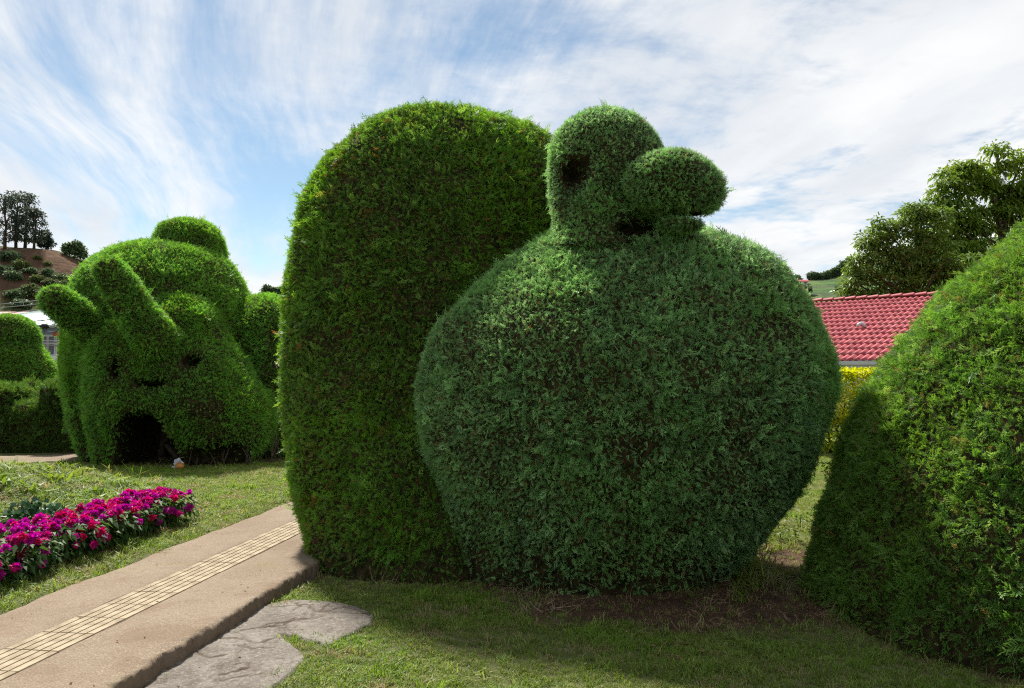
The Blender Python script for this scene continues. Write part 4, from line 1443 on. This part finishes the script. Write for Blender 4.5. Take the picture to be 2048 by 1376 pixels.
def left_hill_z(x, y):
    rid = np.interp(x, lrx, lrz)
    up = np.clip((y - 78) / (LY - 78), 0, 1)
    sc = 0.55 * up + 0.45 * sst(up, 0.45, 0.98)      # steep scarp under the crest
    z = rid * sc * (1 - sst(y, LY + 6, LY + 90))
    return z + (0.9 * n2(x, y, 0.07, 90, 4)) * sst(up, 0.02, 0.2) * (1 - 0.7 * sst(up, 0.9, 1.0)) - 0.3


V, F = grid_mesh(np.arange(-190, 12, 2.0), np.concatenate([np.arange(74, 160, 1.6), np.arange(160, 250, 6)]), left_hill_z)
hill = mesh_obj('hill', V, F, mat_hill('scrub_hillside', (0.055, 0.072, 0.026), (0.10, 0.105, 0.042), (0.092, 0.050, 0.034), 0.85), smooth=True)
e = sst((V[:, 1] - 108) / 40 + 0.35 * n2(V[:, 0], V[:, 1], 0.05, 93, 3), 0.25, 0.5) * (1 - sst(V[:, 1], 146, 151))
at = hill.data.attributes.new('earth', 'FLOAT', 'POINT'); at.data.foreach_set('value', e.astype(np.float32))
tag(hill, 'red earth hillside with scrub at the left', kind='structure')

RY = 330.0
rr2 = [(1250, 640), (1400, 600), (1560, 563), (1600, 560), (1640, 556), (1670, 548), (1700, 535), (1750, 515), (1900, 480), (2200, 450), (2600, 440)]
rrx = np.array([W(p, 600, RY)[0] for p, _ in rr2]); rrz = np.array([W(p, q, RY)[2] for p, q in rr2])


def right_hill_z(x, y):
    up = np.clip((y - 170) / (RY - 170), 0, 1)
    return np.interp(x, rrx, rrz) * (0.75 * up + 0.25 * sst(up, 0, 1)) * (1 - sst(y, RY + 10, RY + 160)) + 1.0 * n2(x, y, 0.03, 96, 3) * sst(up, 0.02, 0.3) - 0.3


V, F = grid_mesh(np.arange(40, 340, 4.0), np.concatenate([np.arange(165, 345, 4), np.arange(345, 500, 12)]), right_hill_z)
hill2 = mesh_obj('hill', V, F, mat_hill('pasture_hillside', (0.050, 0.105, 0.042), (0.115, 0.170, 0.060), (0.055, 0.060, 0.045), 0.85), smooth=True)
e = sst(np.sin(V[:, 2] * 1.1 + 2.0 * n2(V[:, 0], V[:, 1], 0.03, 98, 2)), 0.55, 0.9)
at = hill2.data.attributes.new('earth', 'FLOAT', 'POINT'); at.data.foreach_set('value', e.astype(np.float32))
tag(hill2, 'distant green terraced hillside at the right', kind='structure')


def hz(f_, x, y):
    return float(f_(np.array([x]), np.array([y]))[0])


# tall trees on the crest at the left
TT = [(12, 386, 26), (34, 382, 24), (52, 385, 20), (70, 412, 17), (-30, 380, 30)]
for i, (px, top, w_) in enumerate(TT):
    Yt = LY - 3 + 2.5 * (i % 3)
    bx = W(px - 2, 490, Yt)[0]; bz = hz(left_hill_z, bx, Yt) - 0.3
    rr = random.Random(i)
    ells = [(px + rr.uniform(-4, 4), top + 9, w_ * 0.85, 9)]
    for yy in range(top + 20, 484, 15):
        for sd in (-1, 1):
            ells.append((px + sd * w_ * rr.uniform(0.15, 0.6), yy + rr.uniform(-5, 5), w_ * rr.uniform(0.35, 0.6), 7))
    lab = ['tall dark thin-crowned tree at the very left of the crest', 'tall dark tree with flat top, second from left on the crest', 'tall dark tree with forked bare trunk on the crest', 'lower leaning dark tree, rightmost of the tall crest group', 'tall dark tree beyond the left end of the crest'][i]
    if px < 0:
        continue
    tree('pine_tree', lab, 'tree', (bx, Yt, bz), W(px, top + 12, Yt), crown_px(ells, Yt, 1.0, 70, 20, 0.62, 0.22, 0.85, 40 + i, 0.2, 0.2, 0.5), M['leaf4'], 0.32, 50 + i, 'tall trees on the left crest', 20)
ells = [(91, 470, 6, 9), (90, 481, 11, 9), (92, 488, 13, 6)]
bx = W(92, 495, LY)[0]
tree('conifer_tree', 'small dark cone-shaped tree on the left crest', 'tree', (bx, LY, hz(left_hill_z, bx, LY) - 0.2), W(91, 464, LY), crown_px(ells, LY, 1.0, 70, 30, 0.6, 0.28, 0.6, 71, 0.1, 0.3, 0.8), M['leaf4'], 0.14, 71, None, 8)
ells = [(140, 497, 12, 9), (155, 498, 13, 10), (148, 491, 12, 7), (162, 508, 9, 8), (133, 502, 7, 5)]
bx = W(152, 515, LY)[0]
tree('broadleaf_tree', 'small round-crowned tree alone on the left crest', 'tree', (bx, LY - 1, hz(left_hill_z, bx, LY - 1) - 0.2), W(150, 492, LY - 1), crown_px(ells, LY - 1, 1.0, 90, 30, 0.6, 0.3, 0.6, 72, 0.1, 0.35, 0.7), M['leaf3'], 0.16, 72, None, 10)
# scrub on the slope and along the crest
M['scrub'] = mat_leaf('scrub_leaf', [(0.070, 0.105, 0.044), (0.10, 0.140, 0.052), (0.15, 0.180, 0.070)], (0.115, 0.160, 0.046), None, 0.7, 0.2, 0.6, 0.2, use_loc=False, pscale=0.08)
SH = []
for i in range(6):
    r = np.random.default_rng(200 + i)
    cc = unit(r.normal(size=(46, 3))) * r.uniform(0.5, 1.0, (46, 1)) * np.array([1, 1, 0.62]) + np.array([0, 0, 0.62])
    P = np.repeat(cc, 26, 0); D = unit(r.normal(size=P.shape) + np.array([0, 0, 0.3]))
    SH.append((leaf_mesh(P + D * 0.22 * r.random((len(P), 1)), D, 0.26, 0.15, 0.1, r)))
shr = []
sv, sf = tube([(0, 0, -0.2), (0, 0, 0.5)], [0.07, 0.04], 5)
for i in range(6):
    root = empty('shrub', (0, 0, 0))
    mesh_obj('crown', *SH[i], M['scrub'] if i % 2 else M['leaf3'], root)
    mesh_obj('trunk', sv, sf, M['bark'], root)
    shr.append(root)
spots = [(25, 560, 2.6), (40, 535, 2.2), (60, 545, 2.0), (75, 562, 2.4), (95, 548, 1.9), (105, 575, 2.6), (120, 560, 2.2), (135, 585, 3.0), (150, 570, 2.2), (60, 585, 2.8), (30, 595, 2.8), (85, 595, 2.6), (115, 600, 3.0), (160, 590, 2.6), (45, 612, 2.6), (75, 515, 1.4), (20, 520, 2.8), (95, 530, 1.2), (170, 548, 1.3), (195, 545, 1.6), (205, 535, 1.2), (175, 527, 1.0), (185, 530, 1.0), (165, 522, 0.8), (140, 605, 2.5), (180, 575, 2.0), (10, 545, 2.4)]
used_proto = set()
for i, (px, py, s_) in enumerate(spots):
    # march along the sight line until it meets the slope
    Yq = 80.0
    while Yq < LY + 4:
        p = W(px, py, Yq)
        if hz(left_hill_z, p[0], p[1]) >= p[2] - 0.2:
            break
        Yq += 0.5
    k_ = i % 6
    if k_ in used_proto:
        o = copy_tree(shr[k_])
    else:
        o = shr[k_]; used_proto.add(k_)
    p = W(px, py, Yq)
    o.location = (p[0], Yq, hz(left_hill_z, p[0], Yq) - 0.3)
    o.rotation_euler = (0, 0, random.uniform(0, 6.28)); s_ *= 0.62; o.scale = (s_, s_, s_ * random.uniform(0.7, 1.0))
    tag(o, 'scrubby bush on the red hillside at the left', 'shrub', 'scrub on the red hillside')
# trees seen over the bull's back and on the far pasture
far = [(533, 582, 8, 9, 150, 'low dark tree just above the bull\'s rump'), (549, 584, 9, 6, 150, 'dark round tree on the skyline beside the arch topiary'), (565, 585, 9, 7, 150, 'dark tree touching the arch topiary on the skyline')]
for i, (px, py, w_, h_, Yf, lab) in enumerate(far):
    bx = W(px, 592, Yf)[0]
    tree('skyline_tree', lab, 'tree', (bx, Yf, hz(left_hill_z, bx, Yf) - 0.4), W(px, py, Yf), crown_px([(px, py, w_, h_), (px + w_ * 0.4, py + 3, w_ * 0.7, h_ * 0.7)], Yf, 1.0, 40, 28, 0.6, 0.3, 0.5, 90 + i, 0.1, 0.3, 0.7), M['leaf3'], 0.15, 90 + i, 'trees on the skyline beside the arch', 6)
rt = [(1590, 558, 12, 5, 'flat dark clump of trees at the left of the far pasture'), (1626, 552, 10, 7, 'lone round tree on the far green skyline'), (1650, 553, 11, 10, 'broad grey-green tree in the middle of the far skyline'), (1664, 548, 10, 8, 'rounded tree beside the broad one on the far skyline'), (1675, 541, 8, 8, 'slender tree higher up the far green slope'), (1692, 530, 12, 9, 'tree half hidden by the dark broadleaf on the far slope'), (1610, 578, 9, 6, 'round bush low on the far pasture above the roof'), (1680, 582, 10, 8, 'dark tree at the foot of the far pasture')]
for i, (px, py, w_, h_, lab) in enumerate(rt):
    Yf = RY - 2 if py < 560 else 290.0
    bx = W(px, py, Yf)[0]
    gz_ = hz(right_hill_z, bx, Yf)
    tz = W(px, py, Yf)[2]
    tree('pasture_tree', lab, 'tree', (bx, Yf, min(gz_, tz - 1.2) - 0.3), W(px, py, Yf), crown_px([(px, py, w_, h_), (px + w_ * 0.4, py + 3, w_ * 0.7, h_ * 0.8), (px - w_ * 0.4, py + 3, w_ * 0.6, h_ * 0.7)], Yf, 1.0, 60, 28, 1.1, 0.55, 0.9, 110 + i, 0.1, 0.3, 0.7), M['leaf3'], 0.3, 110 + i, 'trees on the far pasture', 6)


# ------------------------------------------------------------------ far small houses
def cottage(name, label, loc, w_, d_, h_, rise, mwall, mroof, rz=0.0, wins=2):
    root = empty(name, loc, rz)
    tag(root, label, 'house')
    v, f = box(-w_ / 2, w_ / 2, 0, d_, -1.0, h_)
    mesh_obj('wall', v, f, mwall, root)
    e_ = 0.4
    v = [(-w_ / 2 - e_, -e_, h_ - 0.1), (w_ / 2 + e_, -e_, h_ - 0.1), (w_ / 2 + e_, d_ / 2, h_ + rise), (-w_ / 2 - e_, d_ / 2, h_ + rise), (-w_ / 2 - e_, d_ + e_, h_ - 0.1), (w_ / 2 + e_, d_ + e_, h_ - 0.1)]
    v2 = [(a_, b_, c_ + 0.12) for a_, b_, c_ in v]
    f = [(0, 3, 2, 1), (3, 4, 5, 2)] + [(6, 7, 8, 9), (9, 8, 11, 10), (0, 1, 7, 6), (5, 4, 10, 11), (0, 6, 9, 3), (3, 9, 10, 4), (1, 2, 8, 7), (2, 5, 11, 8)]
    mesh_obj('roof', v + v2, f, mroof, root)
    for i in range(wins):
        x = -w_ / 2 + (i + 0.5) * w_ / wins
        v, f = box(x - 0.5, x + 0.5, -0.04, 0.02, h_ * 0.35, h_ * 0.8)
        mesh_obj('window', v, f, M['glass'], root)
    return root


p = W(1605, 566, 315.0)
cottage('farm_house', 'tiny red-roofed farm house on the far pasture', (p[0], 315.0, hz(right_hill_z, p[0], 315.0)), 4.5, 3.5, 1.3, 0.8, M['wall'], M['redtile'])
p = W(62, 632, 60.0)
cottage('back_house', 'red roof edge peeping over the pale metal roof', (p[0], 60.0, 0), 9, 5, p[2] + 0.05, 0.35, M['wall'], M['redtile'], 0, 3)

# ------------------------------------------------------------------ building with the pale metal roof
M['paleroof'] = mat_plain('pale_green_metal', (0.50, 0.60, 0.56), 0.45, 0.08, 0.6, 0.0, 10, 0.4)
M['bluewall'] = mat_plain('blue_painted_wall', (0.16, 0.20, 0.42), 0.7, 0.25, 1.2, c2=(0.36, 0.40, 0.55))
M['orange'] = mat_plain('orange_sign', (0.42, 0.10, 0.05), 0.6, 0.2, 1.5)
M['winwall'] = mat_plain('white_window_frame', (0.62, 0.62, 0.66), 0.6, 0.06, 2)
YB = 45.0
xb = lambda px: (px - 1024) / FPX * YB
zb_ = lambda py: W(1024, py, YB)[2]
bld = empty('metal_roofed_building', (xb(80), YB, 0))
tag(bld, 'building with pale green metal roof and white window grid behind the bull', 'building')
OX = xb(80)
X0, X1 = xb(-90), xb(330)


def bpart(name, parts, mat, parent=None):
    v, f = merge(parts)
    v = [(a_ - OX, b_ - YB, c_) for a_, b_, c_ in v]
    return mesh_obj(name, v, f, mat, parent or bld)


bpart('wall', [box(X0, X1, YB + 0.15, YB + 9, 0, zb_(655))], M['winwall'])
bpart('painted_band', [box(X0 + 0.05, X1 - 0.05, YB - 0.02, YB + 0.148, zb_(668), zb_(655) - 0.02)], M['bluewall'])
bpart('sign_board', [box(xb(106), xb(124), YB - 0.06, YB - 0.022, zb_(672), zb_(664))], M['orange'])
bpart('parapet', [box(X0 + 0.05, X1 - 0.05, YB - 0.25, YB + 0.148, 0, zb_(712))], M['white'])
rfv = [(X0 - 0.4, YB - 0.9, zb_(653)), (X1, YB - 0.9, zb_(649)), (X1, YB + 9, zb_(649) + 2.0), (X0 - 0.4, YB + 9, zb_(653) + 1.65)]
rfl = [(a_, b_, c_ - 0.10) for a_, b_, c_ in rfv]
mrf = bpart('roof', [(rfv + rfl, [(0, 1, 2, 3), (4, 7, 6, 5), (0, 4, 5, 1), (1, 5, 6, 2), (2, 6, 7, 3), (3, 7, 4, 0)])], M['paleroof'])
for i in range(26):
    t = (i + 0.5) / 26
    a_ = Vector(rfv[0]).lerp(Vector(rfv[1]), t); b_ = Vector(rfv[3]).lerp(Vector(rfv[2]), t)
    bpart('seam', [tube([a_ + Vector((0, 0, 0.02)), b_ + Vector((0, 0, 0.02))], [0.035, 0.035], 5)], M['paleroof'], mrf)
for i, (l, r) in enumerate(((46, 57), (61, 72), (78, 91), (94, 106), (111, 123), (127, 139), (143, 156), (160, 172))):
    wn = bpart('window', [box(xb(l) - 0.03, xb(r) + 0.03, YB + 0.10, YB + 0.149, zb_(709), zb_(672))], M['winwall'])
    bpart('pane', [box(xb(l) + 0.03, xb(r) - 0.03, YB + 0.06, YB + 0.098, zb_(708), zb_(673))], M['glass'], wn)
for zz in (682, 688):
    bpart('rail', [tube([(X0, YB - 0.2, zb_(zz)), (X1, YB - 0.2, zb_(zz))], [0.03, 0.03], 5)], M['winwall'])

# ------------------------------------------------------------------ utility cables
YW = 38.0
xw = lambda px: (px - 1024) / FPX * YW
zw = lambda py: W(1024, py, YW)[2]
M['cable'] = mat_plain('grey_cable', (0.16, 0.17, 0.18), 0.5, 0.2, 3)
wires = [(607, 599, 'top', 'cable'), (614, 606, 'middle', 'cable'), (626, 617, 'bottom', 'cable'), (647, 640, 'a', 'blackrubber'), (685, 685, 'b', 'blackrubber'), (691, 691, 'c', 'blackrubber')]
labs = ['uppermost thin cable across the hillside at the left edge', 'middle of three thin cables across the hillside', 'lowest of the three cables above the pale roof', 'black cable crossing in front of the pale metal roof', 'black cable crossing the upper window panes', 'black cable crossing the windows just below another']
for (ya, yb_, _, mk), lab in zip(wires, labs):
    za, zb2 = zw(ya), zw(yb_)
    sl = (zb2 - za) / (xw(83) - xw(17))
    xa, xe = xw(-160), xw(300)
    pts = []
    for t in np.linspace(0, 1, 30):
        x = xa + (xe - xa) * t
        # hangs between the poles, passing the heights seen in the picture
        pts.append((x, YW - 0.1, za + sl * (x - xw(17)) * 0.9 + 0.25 * (2 * t - 0.95) ** 2 - 0.02))
    v, f = tube(pts, [0.018 if mk == 'cable' else 0.022] * 30, 5)
    tag(mesh_obj('cable', v, f, M[mk]), lab, 'cable', 'utility cables at the left')
sp_ = empty('cable_splice', (xw(95), YW - 0.3, zw(653)))
tag(sp_, 'black cable splice box with coiled slack cable before the pale building', 'splice box')
v, f = tube([(-0.16, 0, 0.02), (-0.10, 0, 0), (0.10, 0, 0), (0.16, 0, 0.02)], [0.07, 0.12, 0.12, 0.07], 10); mesh_obj('box', v, f, M['blackrubber'], sp_, smooth=True)
for i, (cx_, cz_, ra, rb2) in enumerate(((-0.28, -0.32, 0.17, 0.33), (-0.22, -0.28, 0.20, 0.30), (0.35, -0.15, 0.30, 0.12))):
    pts = [(cx_ + ra * math.cos(t), 0.02 * i, cz_ + rb2 * math.sin(t)) for t in np.linspace(0, 6.2, 20)]
    v, f = tube(pts, [0.022] * 20, 5); mesh_obj('coil', v, f, M['blackrubber'], sp_)

# ------------------------------------------------------------------ flower bed
M['fleaf'] = mat_leaf('flower_leaf', [(0.022, 0.060, 0.016), (0.040, 0.095, 0.022), (0.075, 0.140, 0.035)], (0.050, 0.110, 0.020), None, 0.7, 0.35, 0.55, 0.2, use_loc=False, pscale=3)


def mat_petal(name, c):
    return mat_leaf(name, [tuple(x * 0.6 for x in c), c, tuple(min(1, x * 1.35) for x in c)], c, None, 0.7, 0.3, 0.6, 0.2, use_loc=False, pscale=5)


PET = [mat_petal('magenta_petal', (0.43, 0.010, 0.26)), mat_petal('purple_pink_petal', (0.48, 0.012, 0.17)), mat_petal('crimson_petal', (0.48, 0.008, 0.075))]
BLM = []
for c in range(3):
    for i in range(2):
        r = np.random.default_rng(300 + c * 5 + i)
        n = 60
        d = unit(r.normal(size=(n, 3))); d[:, 2] = np.abs(d[:, 2]) * 1.0 - 0.35
        P = d * np.array([0.035, 0.035, 0.036]) * r.uniform(0.3, 1.0, (n, 1))
        V, F = leaf_mesh(P, unit(d + 0.7 * r.normal(size=d.shape)), 0.036, 0.030, 0.1, r)
        me = mesh_obj('blossom', V, F, PET[c], link=False).data
        BLM.append(me)
PLM = []
for i in range(4):
    r = np.random.default_rng(330 + i)
    n = 190
    a_ = r.uniform(0, 6.283, n); h_ = r.random(n) ** 0.8
    rad = 0.05 + 0.13 * r.random(n)
    P = np.stack([np.cos(a_) * rad, np.sin(a_) * rad, 0.03 + 0.27 * h_], 1)
    D = unit(np.stack([np.cos(a_), np.sin(a_), -0.5 + 0.9 * (h_ - 0.3)], 1) + 0.45 * r.normal(size=(n, 3)))
    V, F = leaf_mesh(P, D, r.uniform(0.05, 0.095, n), r.uniform(0.024, 0.042, n), 0.35, r)
    PLM.append(mesh_obj('leaves', V, F, M['fleaf'], link=False).data)
stv, stf = tube([(0, 0, -0.02), (0.01, 0, 0.12), (0, 0.01, 0.22)], [0.010, 0.008, 0.005], 5)
stem_me = mesh_obj('stem', stv, stf, M['fleaf'], link=False).data


def child(name, me, parent):
    o = bpy.data.objects.new(name, me); COL.objects.link(o); o.parent = parent
    return o


rb_ = random.Random(9)
bed = []
for i in range(15):
    s_ = 4.40 + 0.256 * i
    for j in range(2):
        bed.append((s_ + 0.12 * j + rb_.uniform(-0.04, 0.04), -4.66 - 0.27 * j + rb_.uniform(-0.04, 0.04)))
for i in range(3):
    bed.append((4.6 + 0.27 * i + rb_.uniform(-0.05, 0.05), -5.2 + rb_.uniform(-0.05, 0.05)))
for i, (s_, t_) in enumerate(bed):
    x, y = xy_of(s_, t_)
    z = hz(ground_z, x, y)
    pl = empty('flowering_plant', (x, y, z), rb_.uniform(0, 6.28))
    sc_ = rb_.uniform(0.9, 1.15)
    pl.scale = (sc_, sc_, sc_ * rb_.uniform(0.92, 1.08))
    tag(pl, 'leafy bedding plant with magenta and crimson blossoms beside the path', 'flower', 'magenta flowers in the bed beside the path')
    tag(child('leaves', PLM[i % 4], pl), kind='stuff')
    child('stem', stem_me, pl)
    red = math.sin(s_ * 2.3 + t_ * 3) * 0.5 + 0.45
    for k in range(22):
        c = 2 if rb_.random() < 0.38 * red + 0.06 else (0 if rb_.random() < 0.6 else 1)
        o = child('blossom', BLM[c * 2 + rb_.randrange(2)], pl)
        a_ = rb_.uniform(0, 6.283)
        if k < 14:
            q = rb_.uniform(0, 0.15)
            o.location = (q * math.cos(a_), q * math.sin(a_), 0.325 - 0.9 * q * q + rb_.uniform(-0.02, 0.03))
            o.rotation_euler = (rb_.uniform(-0.5, 0.5), rb_.uniform(-0.5, 0.5), a_)
        else:
            q = rb_.uniform(0.15, 0.20)
            o.location = (q * math.cos(a_), q * math.sin(a_), rb_.uniform(0.10, 0.27))
            o.rotation_euler = (rb_.uniform(-1.6, 1.6), rb_.uniform(-1.6, 1.6), a_)
        k_ = rb_.uniform(0.42, 0.88)
        o.scale = (k_, k_, k_ * rb_.uniform(0.9, 1.5))

# dark round-leaved plants behind the flowers
M['succ'] = mat_leaf('dark_round_leaf', [(0.025, 0.070, 0.030), (0.040, 0.095, 0.040), (0.060, 0.125, 0.055)], (0.035, 0.090, 0.036), None, 0.7, 0.2, 0.4, 0.4, use_loc=False)
for i, (px, py) in enumerate(((52, 1052), (88, 1050), (122, 1056))):
    gx, gy = GP(px, py + 14, 0.15)
    z = hz(ground_z, gx, gy)
    pl = empty('leafy_plant', (gx, gy, z))
    tag(pl, ['left one of three dark round-leaved plants behind the flowers', 'middle one of three dark round-leaved plants behind the flowers', 'right one of three dark round-leaved plants behind the flowers'][i], 'plant', 'dark leafy plants behind the flowers')
    r = np.random.default_rng(400 + i)
    n = 150
    d = unit(r.normal(size=(n, 3))); d[:, 2] = np.abs(d[:, 2])
    V, F = leaf_mesh(d * np.array([0.20, 0.18, 0.24]) * r.uniform(0.5, 1, (n, 1)), unit(d + 0.4 * r.normal(size=d.shape)), 0.075, 0.07, 0.1, r)
    mesh_obj('leaves', V, F, M['succ'], pl)
    child('stem', stem_me, pl)

# weeds in the gap at the right of the squirrel
M['weed'] = mat_leaf('weed_leaf', [(0.06, 0.10, 0.02), (0.11, 0.16, 0.03), (0.20, 0.21, 0.06)], (0.12, 0.15, 0.03), None, 0.7, 0.35, 0.5, 0.3, use_loc=False)
for i, (px, py) in enumerate(((1500, 1092), (1532, 1100), (1560, 1078), (1545, 1060), (1600, 1050), (1480, 1110), (1590, 1085))):
    gx, gy = GP(px, py, 0.02)
    pl = empty('weed', (gx, gy, hz(ground_z, gx, gy)))
    tag(pl, 'small sunlit weed at the right foot of the squirrel topiary', 'weed', 'weeds in the gap right of the squirrel')
    r = np.random.default_rng(500 + i)
    n = 60
    P = np.stack([r.normal(0, 0.07, n), r.normal(0, 0.07, n), r.uniform(0.01, 0.20, n)], 1)
    V, F = leaf_mesh(P, unit(r.normal(size=(n, 3)) * np.array([1, 1, 0.5]) + np.array([0, 0, 0.2])), r.uniform(0.035, 0.07, n), r.uniform(0.02, 0.04, n), 0.2, r)
    mesh_obj('leaves', V, F, M['weed'], pl)
    child('stem', stem_me, pl).scale = (0.6, 0.6, 0.6)

# litter at the foot of the bull
gx, gy = GP(366, 938, 0.11)
r = np.random.default_rng(3)


def lump(name, loc, rad, mat, seed, amp=0.25, parent=None):
    f_ = lambda p: ell(p, (0, 0, 0), rad) + amp * min(rad) * fbm(p, 9.0, seed, 3)
    V, F = surface_nets(f_, [-x * 1.5 for x in rad], [x * 1.5 for x in rad], min(rad) / 5)
    o = mesh_obj(name, V, F, mat, parent, smooth=True); o.location = loc
    return o


M['fruit'] = mat_plain('orange_brown_rind', (0.42, 0.13, 0.025), 0.5, 0.35, 12, 0.3, 60, 0.3, c2=(0.50, 0.24, 0.05))
M['bag'] = mat_plain('crumpled_grey_plastic', (0.42, 0.42, 0.45), 0.4, 0.2, 9, 0.3, 40, 0.4)
tag(lump('fallen_fruit', (gx, gy - 0.15, 0.17), (0.075, 0.07, 0.065), M['fruit'], 5, 0.12), 'small orange-brown round object on the soil under the bull', 'fruit')
tag(lump('plastic_bag', (gx - 0.10, gy - 0.02, 0.19), (0.08, 0.06, 0.09), M['bag'], 9, 0.8), 'crumpled pale grey litter beside the orange object under the bull', 'litter')
